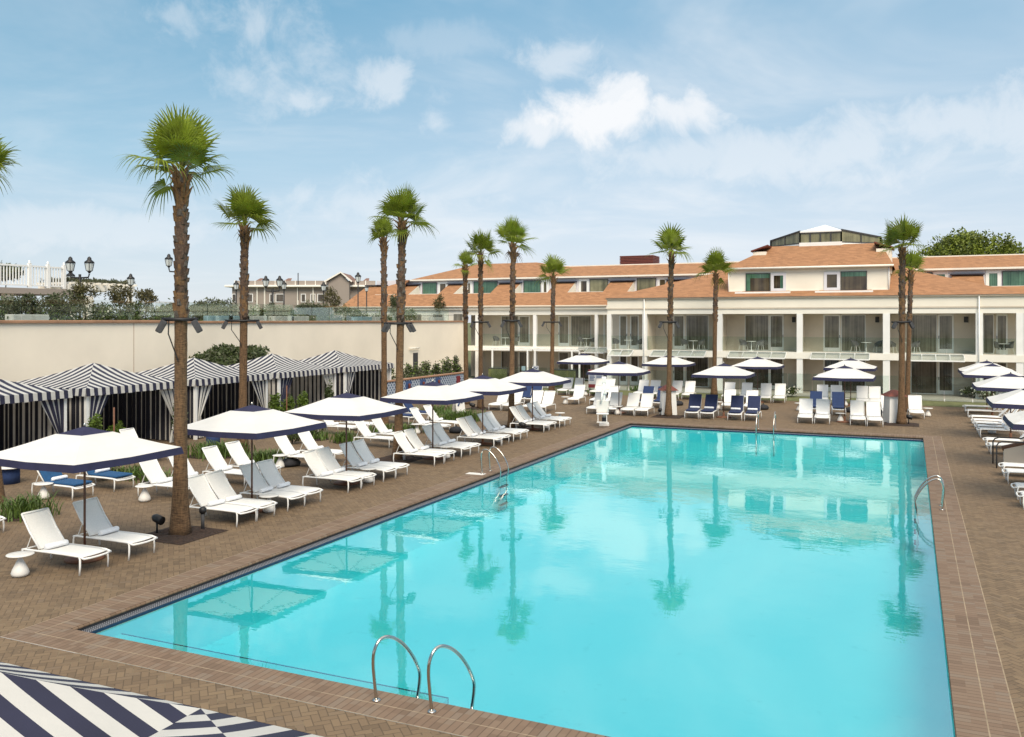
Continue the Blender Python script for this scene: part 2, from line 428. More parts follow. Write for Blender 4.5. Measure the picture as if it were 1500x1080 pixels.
lm = k.n('ShaderNodeMapRange', interpolation_type='SMOOTHSTEP'); k.l(az, lm.inputs[0]); lm.inputs[1].default_value = 1.05; lm.inputs[2].default_value = .55; lm.inputs[3].default_value = .35
cl = k.m('MAXIMUM', cl, k.m('MULTIPLY', wq.outputs[0], lm.outputs[0]))
def mr(v, a, b, c=0., d=1.):
    x = k.n('ShaderNodeMapRange'); k.l(v, x.inputs[0])
    for i, t in enumerate((a, b, c, d)): x.inputs[1+i].default_value = t
    return x.outputs[0]
SKY_K = 0.12
base = k.mix(1.0, sky.outputs[0], (SKY_K, SKY_K, SKY_K), 'MULTIPLY')
# thin high haze of a bright coastal day: paler towards the horizon and towards the right hand bearing
E_ = mr(el, 0, .5)
lef = k.ramp(E_, [(0, (.73, .79, .87)), (.14, (.60, .70, .80)), (.34, (.36, .58, .72)), (.68, (.14, .39, .57)), (1, (.09, .30, .50))])
rig = k.ramp(E_, [(0, (.75, .79, .87)), (.14, (.69, .76, .86)), (.34, (.50, .66, .79)), (.68, (.27, .50, .68)), (1, (.18, .40, .60))])
side_ = k.n('ShaderNodeMapRange', interpolation_type='SMOOTHSTEP'); k.l(az, side_.inputs[0]); side_.inputs[1].default_value = .95; side_.inputs[2].default_value = .25
haz = k.mix(side_.outputs[0], lef, rig)
EX = 2**-.6
haz = k.mix(1.0, haz, (EX, EX, EX), 'MULTIPLY')
base = k.mix(.85, base, haz)
over = k.n('ShaderNodeMapRange', interpolation_type='SMOOTHSTEP'); k.l(el, over.inputs[0]); over.inputs[1].default_value = .50; over.inputs[2].default_value = .95
base = k.mix(over.outputs[0], base, (.78, .775, .755))  # sky overhead, out of view, whitened as added soft fill light
col = k.mix(cl, base, (.62, .635, .655))
k.l(col, bg.inputs['Color']); bg.inputs['Strength'].default_value = 1.0
sc.view_settings.view_transform = 'Standard'; sc.view_settings.look = 'None'; sc.view_settings.exposure = 0.6; sc.view_settings.gamma = 1.0
sc.cycles.use_denoising = True
try: sc.cycles.denoiser = 'OPENIMAGEDENOISE'
except Exception: pass
sc.cycles.max_bounces = 7; sc.cycles.diffuse_bounces = 3; sc.cycles.glossy_bounces = 3; sc.cycles.transparent_max_bounces = 24; sc.cycles.transmission_bounces = 3
sc.cycles.caustics_reflective = False; sc.cycles.caustics_refractive = False; sc.cycles.sample_clamp_indirect = 6
# ------------------------------------------------------------------ ground, deck, pool
PX0, PX1, PY0, PY1 = -12.92, .55, 10.59, 43.44      # pool edge at deck level
CW = .72
m = MB()
DX0, DX1, DY0, DY1 = -34.0, 14.0, -6.0, 60.4
ox0, ox1, oy0, oy1 = PX0-CW, PX1+CW, PY0-CW, PY1+CW
def ringf(m, a, b, z, mt):
    (ax0, ay0, ax1, ay1), (bx0, by0, bx1, by1) = a, b
    A = [(ax0, ay0, z), (ax1, ay0, z), (ax1, ay1, z), (ax0, ay1, z)]; B = [(bx0, by0, z), (bx1, by0, z), (bx1, by1, z), (bx0, by1, z)]
    for i in range(4):
        j = (i+1) % 4; m.quad(A[i], A[j], B[j], B[i], mt[i % len(mt)])
ringf(m, (DX0, DY0, DX1, DY1), (ox0, oy0, ox1, oy1), 0, ['pavers'])
struct(m, 'pool_deck')
m = MB()
ringf(m, (-900, -300, 900, 1600), (DX0+.02, DY0+.02, DX1-.02, DY1-.02), -.03, ['lawn'])
struct(m, 'ground')
m = MB()
g = .018
mtc = ['coping_end', 'coping_side', 'coping_end', 'coping_side']
ringf(m, (ox0, oy0, ox1, oy1), (ox0+g, oy0+g, ox1-g, oy1-g), .004, ['grout'])
ringf(m, (ox0+g, oy0+g, ox1-g, oy1-g), (PX0-CW/2-g/2, PY0-CW/2-g/2, PX1+CW/2+g/2, PY1+CW/2+g/2), .004, mtc)
ringf(m, (PX0-CW/2-g/2, PY0-CW/2-g/2, PX1+CW/2+g/2, PY1+CW/2+g/2), (PX0-CW/2+g/2, PY0-CW/2+g/2, PX1+CW/2-g/2, PY1+CW/2-g/2), .004, ['grout'])
ringf(m, (PX0-CW/2+g/2, PY0-CW/2+g/2, PX1+CW/2-g/2, PY1+CW/2-g/2), (PX0+.02, PY0+.02, PX1-.02, PY1-.02), .004, mtc)
# bullnose lip
for (a, b) in (((PX0, PY0), (PX1, PY0)), ((PX1, PY0), (PX1, PY1)), ((PX1, PY1), (PX0, PY1)), ((PX0, PY1), (PX0, PY0))):
    m.tube([(*a, -.030), (*b, -.030)], .034, 'coping_side' if a[0] == b[0] else 'coping_end', 8)
struct(m, 'pool_coping')
# basin: gutter channel under the lip, then walls and floor
m = MB()
GW, WZ, FZ = .20, -.13, -1.25
gx0, gx1, gy0, gy1 = PX0, PX1+.04, PY0-.02, PY1
m.quad((gx0, gy0, -.04), (gx0, gy1, -.04), (gx0, gy1, -.105), (gx0, gy0, -.105), 'charcoal')
m.quad((gx0, gy1, -.04), (gx1, gy1, -.04), (gx1, gy1, -.105), (gx0, gy1, -.105), 'charcoal')
wx0, wx1, wy0, wy1 = PX0+GW, PX1+.04, PY0-.02, PY1-.30
m.quad((gx0, gy0, -.105), (wx0, gy0, -.105), (wx0, wy1, -.105), (gx0, gy1, -.105), 'grating')
m.quad((gx0, gy1, -.105), (wx0, wy1, -.105), (gx1, wy1, -.105), (gx1, gy1, -.105), 'grating')
P = [(wx0, wy0), (wx1, wy0), (wx1, wy1), (wx0, wy1)]
for i in range(4):
    a, b = P[i], P[(i+1) % 4]
    top = -.105 if i in (2, 3) else -.02
    m.quad((*a, top), (*b, top), (*b, -.165), (*a, -.165), 'tile_navy')
    m.quad((*a, -.165), (*b, -.165), (*b, FZ), (*a, FZ), 'pool_plaster')
m.quad(*[(x, y, FZ) for x, y in P], 'pool_plaster')
struct(m, 'pool_basin')
m = MB()   # underwater bench along the shallow end with its tiled nosing
m.box(wx0+.35, wy0+.002, FZ, wx1-6.6, wy0+.60, -.19, 'white_trim'); m.box(wx0+.35, wy0+.602, -.30, wx1-6.6, wy0+.625, -.185, 'tile_navy')
struct(m, 'pool_step')
m = MB(); m.quad(*[(x, y, WZ) for x, y in ((wx0+.001, wy0), (wx1, wy0), (wx1, wy1-.001), (wx0+.001, wy1-.001))], 'water')
struct(m, 'pool_water')
# lawn strip and path before the building
m = MB(); m.box(-24, 59.4, -.02, 14, 63.2, .012, 'lawn'); struct(m, 'lawn')
m = MB(); m.box(-60, 63.2, -.02, 40, 71, .03, 'terrace'); struct(m, 'patio')
# ------------------------------------------------------------------ garden wall, roof terrace
WX = -36.0
wl = thing('garden_wall', 'tall plain cream plaster wall behind the striped cabanas', 'wall', (WX, 40, 0))
m = MB(); m.box(-.30, -36, 0, 0, 30.55, 5.06, 'wall_plaster')
for u in (196,): 
    y = yU(u, WX)-40; m.box(-.004, y-.015, 0, .003, y+.015, 5.05, 'terracotta')
m.build('plaster', wl)
m = MB(); m.box(-.40, -36, 5.062, .12, yU(236, WX)-40, 5.20, 'terracotta', b=.02); m.box(-.40, yU(240, WX)-40, 5.03, .10, 30.55, 5.16, 'terracotta', b=.02); m.build('coping', wl)
m = MB(); m.box(.002, yU(605, WX)-40, 0, .02, yU(612, WX)-40, 2.6, 'charcoal'); m.build('vent', wl)
m = MB(); m.tube([(.15, yU(598, WX)-40, 2.98), (.15, yU(612, WX)-40, 2.98)], .05, 'cream_trim'); m.build('pipe', wl)
m = MB(); m.box(-110, 2, 4.7, WX-.302, 68.4, 4.98, 'terrace'); struct(m, 'roof_terrace')
gl = thing('terrace_balustrade', 'frameless clear glass balustrade along the top of the cream garden wall', 'railing', (WX-.6, 40, 4.98))
y = -28.0
while y < 28:
    m = MB(); m.box(-.008, y+.02, .06, .008, y+1.9, 1.22, 'glass_clear'); m.build('glass_panel', gl); y += 1.94
m = MB(); m.box(-.03, -28, 0, .03, 28, .08, 'white_metal')
m.build('base_rail', gl)
# ------------------------------------------------------------------ hotel: rear wing
def bay(parent, X0, X1, Yw, z0, z1, openings, wall, ex=()):
    """a back wall with glazed openings: (x0, x1, kind) ; each pane and door a part of its own"""
    x = X0
    ops = sorted(openings)
    for (a, b) in [(o_[0], o_[1]) for o_ in ops]+[(X1, X1)]:
        if a > x+.02: MB().box(x, Yw, z0, a, Yw+.12, z1, wall).build('wall_panel', parent)
        x = b
    for (a, b, kd) in ops:
        if kd == 'pier':
            m = MB(); m.box(a, Yw-.03, z0, b, Yw+.08, z1, 'white_trim'); m.build('pier', parent); continue
        fr = MB()
        t = .05 if kd.startswith('win') else .10
        zt = z1-.06
        fr.box(a, Yw-.02, z0, a+t, Yw+.08, zt, 'white_trim'); fr.box(b-t, Yw-.02, z0, b, Yw+.08, zt, 'white_trim')
        fr.box(a+t, Yw-.02, zt-t, b-t, Yw+.08, zt, 'white_trim'); fr.box(a+t, Yw-.02, z0, b-t, Yw+.08, z0+(t if t < .08 else .28), 'white_trim')
        fr.box(a, Yw-.02, zt, b, Yw+.1, z1, wall)
        f = fr.build('window' if kd.startswith('win') else 'door', parent)
        m = MB(); m.box(a+t, Yw+.03, z0+t, b-t, Yw+.05, zt-t, kd.split('_', 1)[1]); m.build('pane', f)
        if not kd.startswith('win'):
            m = MB(); m.tube([(b-.05 if (a % 2) < 1 else a+.05, Yw-.05, z0+1.0), (b-.05 if (a % 2) < 1 else a+.05, Yw-.05, z0+1.2)], .02, 'charcoal', 5); m.build('handle', f)
SLAB, CEIL = 2.92, 5.66
FW, FP = 70.7, 66.0                       # facade planes: wing, pavilion
wing = thing('hotel_wing', 'long two storey hotel wing with orange shingle roof and recessed dormer windows', 'building', (0, 0, 0))
XL, XR = -36.3, xU(892, FW)
m = MB()
m.box(XL, FW-.1, SLAB-.42, XR, FW+2.6, SLAB, 'cream_trim'); m.build('balcony_slab', wing)
m = MB(); m.box(XL, FW+.15, CEIL, XR, FW+2.6, CEIL+.12, 'cream_trim'); m.build('balcony_ceiling', wing)
m = MB(); m.box(XL-12, FW-.05, CEIL, XR, FW+.14, 6.12, 'cream_trim'); m.box(XL-12, FW-.28, 6.125, XR, FW+.1, 6.36, 'cream', b=.015); m.build('fascia', wing)
m = MB(); m.tube([(XL-12, FW-.38, 6.40), (XR-.1, FW-.38, 6.40)], .075, 'shade_wall', 8); m.build('gutter', wing)
for u, wd in ((700, .46), (783.5, .30), (873.5, .26)):
    x = xU(u, FW); m = MB(); m.box(x-wd/2, FW-.06, 0, x+wd/2, FW+.22, SLAB-.422, 'white_trim'); m.box(x-wd/2, FW-.06, SLAB, x+wd/2, FW+.22, CEIL-.002, 'white_trim'); m.build('column', wing)
YW = FW+2.45
q = lambda u: xU(u, YW)
for (z0, z1, wm, A, B) in ((SLAB, CEIL, 'shade_wall', 'pane_curtain', 'pane_curtain'), (.04, SLAB-.43, 'shade_wall', 'pane_dark', 'pane_dark')):
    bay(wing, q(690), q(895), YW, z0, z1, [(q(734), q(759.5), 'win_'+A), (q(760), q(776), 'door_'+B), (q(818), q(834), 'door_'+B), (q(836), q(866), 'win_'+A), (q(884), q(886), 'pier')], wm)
for z in (SLAB,):
    for (ua, ub) in ((703, 782), (785, 872), (875, 891)):
        m = MB(); a, b = xU(ua, FW), xU(ub, FW); n = max(1, round((b-a)/1.6))
        for i in range(n): 
            m = MB(); m.box(a+(b-a)*i/n+.015, FW+.05, z+.05, a+(b-a)*(i+1)/n-.015, FW+.066, z+1.08, 'glass'); m.build('balustrade_panel', wing)
# roof of the wing
TS = .466
def rz(d): return 6.42+TS*d
def rp(x, d): return (x, FW-.3+d, rz(d))
D1, D2, D3 = 2.63, 4.67, 4.85
WZT = 9.12
def strip(mb, a, b, d0, d1): mb.quad(rp(a, d0), rp(b, d0), rp(b, d1), rp(a, d1), 'shingles')
wl_, wr_ = -49.5, 36.0
m = MB(); strip(m, wl_, wr_, 0, D1); m.build('roof', wing)
Yc = FW-.3+D2
capu = [(560, 566), (596, 614), (657, 679), (731.6, 762.8), (814, 843), (894, 929), (977, 1010), (1060, 1095), (1140, 1175), (1225, 1260), (1310, 1342), (1394, 1440), (1530, 1570)]
caps = [(xU(a, Yc), xU(b, Yc)) for a, b in capu]
caps[0] = (wl_, caps[0][1])
for a, b in caps:
    m = MB(); strip(m, a, b, D1, D2)
    # cheeks down to the recess floor
    for x in (a, b): m.poly([rp(x, D1), rp(x, D2), (x, FW-.3+D2+.2, rz(D1))], 'cream')
    m.build('roof_strip', wing)
    m = MB(); m.box(a-.08, Yc-.35, rz(D2)+.02, b+.08, Yc+.30, rz(D2)+.10, 'dark_cap'); m.build('roof_cap', wing)
m = MB(); yb = FW-.3+D3
m.box(wl_+1, yb, rz(D1)-.4, wr_, yb+.1, WZT, 'lilac_trim'); m.build('dormer_wall', wing)
for i in range(len(caps)-1):
    a, b = caps[i][1], caps[i+1][0]
    m = MB(); m.box(a, FW-.3+D1, rz(D1)-.5, b, yb-.001, rz(D1)-.42, 'terrace'); m.box(a, FW-.3+D1, rz(D1)-.42, b, FW-.3+D1+.08, rz(D1)+.03, 'cream_trim'); m.build('recess', wing)
wins = [(619, 640, 'win', 'pane_green'), (642, 656, 'door', 'pane_brown'), (683, 692, 'door', 'pane_brown'), (694, 729, 'win', 'pane_green'), (767, 792, 'win', 'pane_green'), (793.5, 804, 'door', 'pane_brown'), (848, 863, 'door', 'pane_brown'), (864, 891, 'win', 'pane_olive'), (933, 961, 'win', 'pane_olive'), (963, 978, 'door', 'pane_brown'), (1358, 1366, 'win', 'pane_green'), (1367, 1389, 'door', 'pane_green'), (1444, 1466, 'door', 'pane_green'), (1468, 1512, 'win', 'pane_green')]
for a, b, kd, pm in wins:
    a, b = xU(a, yb), xU(b, yb); z0, z1 = rz(D1)-.38, 8.92 if kd == 'door' else 8.86
    t = .05 if kd == 'win' else .22
    m = MB(); m.box(a, yb-.05, z0, a+t, yb-.002, z1, 'white_trim' if kd == 'door' else 'charcoal'); m.box(b-t, yb-.05, z0, b, yb-.002, z1, 'white_trim' if kd == 'door' else 'charcoal'); m.box(a+t, yb-.05, z1-t, b-t, yb-.002, z1, 'white_trim' if kd == 'door' else 'charcoal')
    f = m.build('dormer_window' if kd == 'win' else 'dormer_door', wing)
    m = MB(); m.box(a+t, yb-.03, z0, b-t, yb-.012, z1-t, pm); m.build('pane', f)
# upper roof
YE, YR = yb-.35, yb+3.6
x1 = xU(600, YE); x2 = xU(700, YR+1.2); x3 = xU(786, YR+1.2); x4 = xU(822, YR)
zR = 5.2+83.6*YR/F_; zH = 5.2+91.6*(YR+1.2)/F_
m = MB()
m.poly([(x1, YE, WZT), (x3+2, YE, WZT), (x3, YR+1.2, zH), (x2, YR+1.2, zH)], 'shingles')
m.poly([(x1, YE, WZT), (x2, YR+1.2, zH), (x2-2, YR+12, zH-1), (x1-1, YE+16, WZT)], 'shingles')
m.poly([(x3, YR+1.2, zH), (x3+2, YE, WZT), (x4+1.5, YR-.3, zR-.1), (x3+1, YR+14, zH)], 'shingles')
m.poly([(x3+2, YE, WZT), (wr_, YE, WZT), (wr_, YR, zR), (x4-1, YR, zR)], 'shingles')
m.poly([(x2, YR+1.2, zH), (x3, YR+1.2, zH), (x3, YR+12, zH-.5), (x2, YR+12, zH-.5)], 'shingles')
m.poly([(x4-1, YR, zR), (wr_, YR, zR), (wr_, YR+12, zR), (x4-1, YR+12, zR)], 'terrace')
# hip end that runs down behind the garden wall
m.poly([rp(wl_, 0), rp(wl_+.01, D1), (x1+.2, YE, WZT), (x1-1, YE+16, WZT), (wl_-6, FW+14, 6.5)], 'shingles')
m.poly([rp(wl_, D1), rp(caps[1][0], D1), (caps[1][0], YE, WZT), (x1, YE, WZT)], 'shingles')
m.build('upper_roof', wing)
m = MB(); m.box(x1, YE-.02, WZT-.12, wr_, YE+.06, WZT+.02, 'cream_trim'); m.box(x4-1, YR-.05, zR-.02, wr_, YR+.1, zR+.07, 'cream_trim'); m.build('eave_trim', wing)
# terrace-side face of the wing under the low eave
m = MB(); m.box(wl_, FW-.02, 4.9, XL-.01, FW+.1, 6.3, 'cream')
m.build('wall', wing)
for i in range(4):
    a = xU(575+i*30, FW); m = MB(); m.box(a, FW-.06, 5.0, a+.9, FW-.022, 5.75, 'pane_curtain'); m.build('pane', wing)
# louvred plant box on the ridge
lb = thing('roof_vent_box', 'dark red louvred plant box on the ridge of the long hotel wing', 'roof vent', (xU(932, 82), 82, 10.2))
wv = (xU(957, 82)-xU(908, 82))/2
m = MB(); m.box(-wv+.06, .06, 0, wv-.06, 2.4, 1.1, 'dark_cap'); m.build('core', lb)
for i in range(8):
    m = MB(); z = .04+i*.145; m.box(-wv, 0, z, wv, .05, z+.10, 'louvre'); m.box(wv-.05, .052, z, wv, 2.4, z+.10, 'louvre'); m.box(-wv, .052, z, -wv+.05, 2.4, z+.10, 'louvre'); m.build('louvre', lb)
# ------------------------------------------------------------------ hotel: front pavilion
pav = thing('hotel_pavilion', 'projecting cream hotel block with upper suite, balconies and glazed roof lantern', 'building', (0, 0, 0))
XA, XB, XE = xU(890.5, FP), 6.9, 20.0
YW = FP+2.55
m = MB(); m.box(XA, FP-.12, SLAB-.46, XE, FP+2.7, SLAB, 'cream_trim'); m.build('balcony_slab', pav)
m = MB(); m.box(XA, FP+.25, CEIL, XE, FP+2.7, CEIL+.1, 'cream_trim'); m.build('balcony_ceiling', pav)
m = MB(); m.box(XA, FP-.06, CEIL, XE, FP+.24, 6.02, 'cream_trim'); m.build('soffit_board', pav)
m = MB(); m.box(XA-.02, FP-.12, 6.025, XE, FP+.24, 6.11, 'shade_wall'); m.box(XA-.02, FP-.10, 6.112, XE, FP+.24, 6.80, 'cream', b=.01); m.build('fascia', pav)
m = MB(); m.tube([(XA-.1, FP-.2, 6.85), (XE, FP-.2, 6.85)], .075, 'shade_wall', 8); m.build('gutter', pav)
for u, wd in ((892.5, .34), (944.5, .34), (1054, .42), (1171.5, .40), (1298.5, .44), (1434.5, .42), (1494, .42)):
    x = xU(u, FP); m = MB(); m.box(x-wd/2, FP-.08, 0, x+wd/2, FP+.26, SLAB-.462, 'white_trim'); m.box(x-wd/2, FP-.08, SLAB, x+wd/2, FP+.26, CEIL-.002, 'white_trim'); m.build('column', pav)
for u in (945, 1434.5):
    x = xU(u, FP); m = MB(); m.tube([(x-.02, FP-.20, .1), (x-.02, FP-.20, 6.8)], .045, 'white_trim', 7); m.build('downpipe', pav)
q = lambda u: xU(u, YW)
for (z0, z1, A, B) in ((SLAB, CEIL, 'pane_curtain', 'pane_curtain'), (.04, SLAB-.47, 'pane_dark', 'pane_dark')):
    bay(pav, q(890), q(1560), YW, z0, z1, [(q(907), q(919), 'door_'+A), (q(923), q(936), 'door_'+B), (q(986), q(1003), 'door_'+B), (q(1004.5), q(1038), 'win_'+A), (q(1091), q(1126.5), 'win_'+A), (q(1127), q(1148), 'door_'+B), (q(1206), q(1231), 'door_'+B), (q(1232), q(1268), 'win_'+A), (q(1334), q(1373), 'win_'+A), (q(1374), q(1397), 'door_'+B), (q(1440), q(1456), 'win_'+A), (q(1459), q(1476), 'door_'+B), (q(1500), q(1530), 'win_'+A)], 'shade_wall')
for u in (947, 1054, 1171.5, 1298.5, 1434.5):
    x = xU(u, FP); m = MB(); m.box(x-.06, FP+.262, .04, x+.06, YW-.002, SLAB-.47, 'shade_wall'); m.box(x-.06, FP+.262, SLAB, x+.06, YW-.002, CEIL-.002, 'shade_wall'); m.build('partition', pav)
for (ua, ub) in ((895, 942), (947, 1051), (1057, 1168), (1175, 1295), (1302, 1431), (1438, 1491), (1497, 1560)):
    a, b = xU(ua, FP), xU(ub, FP); n = max(1, round((b-a)/1.6))
    for i in range(n):
        m = MB(); m.box(a+(b-a)*i/n+.015, FP+.06, SLAB+.05, a+(b-a)*(i+1)/n-.015, FP+.076, SLAB+1.08, 'glass'); m.build('balustrade_panel', pav)
for u in (952, 1163, 1285, 1415):
    x = xU(u, YW); m = MB(); m.box(x-.13, YW-.12, CEIL-.62, x+.13, YW-.002, CEIL-.22, 'charcoal', b=.02); m.build('wall_lamp', pav)
# hipped lower roof
PS = .30
def pz(d): return 6.9+PS*d
dm = 8.0; y0 = FP-.32; xa, xb = XA-.25, XB
m = MB()
m.poly([(xa, y0, pz(0)), (xb, y0, pz(0)), (xb-dm, y0+dm, pz(dm)), (xa+dm, y0+dm, pz(dm))], 'shingles')
m.poly([(xa, y0+18, pz(0)), (xa, y0, pz(0)), (xa+dm, y0+dm, pz(dm)), (xa+dm, y0+10, pz(dm))], 'shingles')
m.poly([(xb, y0, pz(0)), (xb, y0+18, pz(0)), (xb-dm, y0+10, pz(dm)), (xb-dm, y0+dm, pz(dm))], 'shingles')
m.poly([(xa+dm, y0+dm, pz(dm)), (xb-dm, y0+dm, pz(dm)), (xb-dm, y0+10, pz(dm)), (xa+dm, y0+10, pz(dm))], 'shingles')
m.poly([(xb, y0, pz(0)), (XE, y0, pz(0)), (XE, FW-.3, 6.9), (xb, FW-.3, 6.9)], 'shingles')
m.build('roof', pav)
# upper suite
YB = FP+1.15
ba, bb = xU(1066.5, YB), xU(1303, YB); zb = 7.0; zt = 9.0
m = MB(); m.box(ba, YB, zb, bb, YB+14, zt, 'cream')
m.build('upper_wall', pav)
for (ua, ub) in ((1068, 1088), (1157, 1200), (1277, 1301)):
    m = MB(); v = 419.5; z = 7.28; m.box(xU(ua, YB), YB-.07, z, xU(ub, YB), YB-.002, z+.09, 'cream_trim'); m.build('ledge', pav)
for (a, b, kd, pm) in ((1092.5, 1128.5, 'w', 'pane_brown'), (1129.5, 1151.5, 'd', 'pane_brown'), (1207, 1230.5, 'd', 'pane_brown'), (1231.5, 1270, 'w', 'pane_brown')):
    a, b = xU(a, YB), xU(b, YB); z0, z1 = 7.32, 8.66
    t = .045 if kd == 'w' else .20
    mt = 'charcoal' if kd == 'w' else 'lilac_trim'
    m = MB(); m.box(a, YB-.06, z0, a+t, YB-.002, z1, mt); m.box(b-t, YB-.06, z0, b, YB-.002, z1, mt); m.box(a+t, YB-.06, z1-t, b-t, YB-.002, z1, mt); m.box(a+t, YB-.06, z0, b-t, YB-.002, z0+t, mt)
    f = m.build('upper_window' if kd == 'w' else 'upper_door', pav)
    m = MB(); m.box(a+t, YB-.035, z0+t, b-t, YB-.014, z1-t, pm)
    m.build('pane', f)
    m = MB()
    if kd == 'w': m.box(a+t, YB-.045, z1-t-.32, b-t, YB-.037, z1-t, 'pane_green')
    if kd == 'w' and b < -6: m.box(a+t, YB-.045, z0+t, a+t+.28, YB-.037, z1-t-.322, 'pane_green')
    if kd == 'd' and b < -6: m.box(b-t-.2, YB-.045, z0+t, b-t, YB-.037, z1-t, 'pane_green')
    if m.v: m.build('curtain', f)
for (a, b) in ((1077, 1158), (1194, 1279)):
    a, b = xU(a, YB-.45), xU(b, YB-.45); m = MB(); m.box(a, YB-.62, 6.98, b, YB-.075, 7.27, 'white_trim', b=.02); m.build('window_box', pav)
m = MB(); x = xU(1302, YB); m.tube([(x, YB-.06, 7.2), (x, YB-.06, 8.95)], .04, 'white_trim', 6); m.tube([(xU(1067.5, YB), YB-.06, 7.2), (xU(1067.5, YB), YB-.06, 8.95)], .04, 'white_trim', 6); m.build('downpipe', pav)
ea, eb, ye, zt2 = ba-.28, bb+.28, YB-.35, 11.0
ta, tb, yt = xU(1131, FP+6.2), xU(1290, FP+6.2), FP+6.2
m = MB()
m.poly([(ea, ye, zt), (eb, ye, zt), (tb, yt, zt2), (ta, yt, zt2)], 'shingles')
m.poly([(ea, ye+14, zt), (ea, ye, zt), (ta, yt, zt2), (ta, yt+8, zt2)], 'shingles')
m.poly([(eb, ye, zt), (eb, ye+14, zt), (tb, yt+8, zt2), (tb, yt, zt2)], 'shingles')
m.poly([(ta, yt, zt2), (tb, yt, zt2), (tb, yt+8, zt2), (ta, yt+8, zt2)], 'terrace')
m.build('upper_roof', pav)
m = MB(); m.tube([(ea, ye-.02, zt), (eb, ye-.02, zt)], .08, 'cream_trim', 8); m.build('upper_gutter', pav)
for sgn, (ua, ub) in ((-1, (1103, 1122)), (1, (1283.5, 1306))):
    Yg = FP+4.0; a, b = xU(ua, Yg), xU(ub, Yg)
    m = MB(); zz = zV(378 if sgn < 0 else 381, (a+b)/2, Yg); z2 = zV(369 if sgn < 0 else 364, (a+b)/2, Yg)
    m.box(a, Yg, zz-1.0, b, Yg+3, z2, 'cream'); m.build('gablet', pav)
    m = MB(); m.add([(a-.15, Yg-.15, z2+(.0 if sgn < 0 else .42)), (b+.15, Yg-.15, z2+(.42 if sgn < 0 else 0)), (b+.15, Yg+3, z2+(.42 if sgn < 0 else 0)), (a-.15, Yg+3, z2+(0 if sgn < 0 else .42)),
                     (a-.15, Yg-.15, z2+(.1 if sgn < 0 else .52)), (b+.15, Yg-.15, z2+(.52 if sgn < 0 else .1)), (b+.15, Yg+3, z2+(.52 if sgn < 0 else .1)), (a-.15, Yg+3, z2+(.1 if sgn < 0 else .52))], [(3, 2, 1, 0), (4, 5, 6, 7), (0, 1, 5, 4), (1, 2, 6, 5), (2, 3, 7, 6), (3, 0, 4, 7)], 'louvre'); m.build('gablet_roof', pav)
# glazed lantern
lan = MB()
YL = FP+6.1
fa, fb = xU(1172, YL), xU(1232.5, YL); sa, sb = xU(1129, YL+2.2), xU(1290, YL+2.2)
zb0 = 10.75
lan.box(fa-.05, YL-.12, zb0-.35, fb+.05, YL+.1, 11.2, 'white_trim'); 
for (x0, yA, x1_, yB) in ((sa, YL+2.2, fa-.05, YL-.02), (fb+.05, YL-.02, sb, YL+2.2)):
    lan.poly([(x0, yA, zb0-.3), (x1_, yB, zb0-.3), (x1_, yB, 11.12), (x0, yA, 11.12)], 'white_trim')
lanbase = lan.build('lantern_curb', pav)
zf, zs = 11.98, 11.62
segs = [((fa, YL), (fb, YL), zf, zf), ((sa, YL+2.2), (fa, YL), zs, zf+.12), ((fb, YL), (sb, YL+2.2), zf+.12, zs), ((sb, YL+2.2), (sb, YL+6.5), zs, zs), ((sa, YL+6.5), (sa, YL+2.2), zs, zs)]
for (a, b, za, zbb) in segs:
    m = MB(); m.poly([(*a, 11.15), (*b, 11.15), (*b, zbb), (*a, za)], 'pane_olive'); gp_ = m.build('lantern_glass', pav)
    m = MB()
    n = 4 if a[1] == b[1] else 2
    for i in range(n+1):
        t = i/n; x = a[0]+(b[0]-a[0])*t; y = a[1]+(b[1]-a[1])*t-.03; zt_ = za+(zbb-za)*t
        m.box(x-.05, y-.04, 11.12, x+.05, y+.04, zt_, 'charcoal')
    m.tube([(a[0], a[1]-.03, za), (b[0], b[1]-.03, zbb)], .08, 'charcoal', 4); m.tube([(a[0], a[1]-.03, 11.16), (b[0], b[1]-.03, 11.16)], .05, 'charcoal', 4)
    m.build('lantern_frame', pav)
ap = ((fa+fb)/2, YL+4.2, 12.95)
m = MB(); m.poly([(fa, YL-.1, zf+.10), (fb, YL-.1, zf+.10), ap], 'white_trim'); m.poly([(fa, YL-.1, zf), (fb, YL-.1, zf), (fb, YL-.1, zf+.10), (fa, YL-.1, zf+.10)], 'white_trim')
m.build('lantern_roof', pav)
m = MB(); m.poly([(sa, YL+2.2, zs), (fa, YL, zf+.12), ap], 'pane_dark'); m.poly([(fb, YL, zf+.12), (sb, YL+2.2, zs), ap], 'pane_dark'); m.poly([(sb, YL+2.2, zs), (sb, YL+6.5, zs), ap], 'pane_dark'); m.poly([(sa, YL+6.5, zs), (sa, YL+2.2, zs), ap], 'pane_dark'); m.build('lantern_glass', pav)
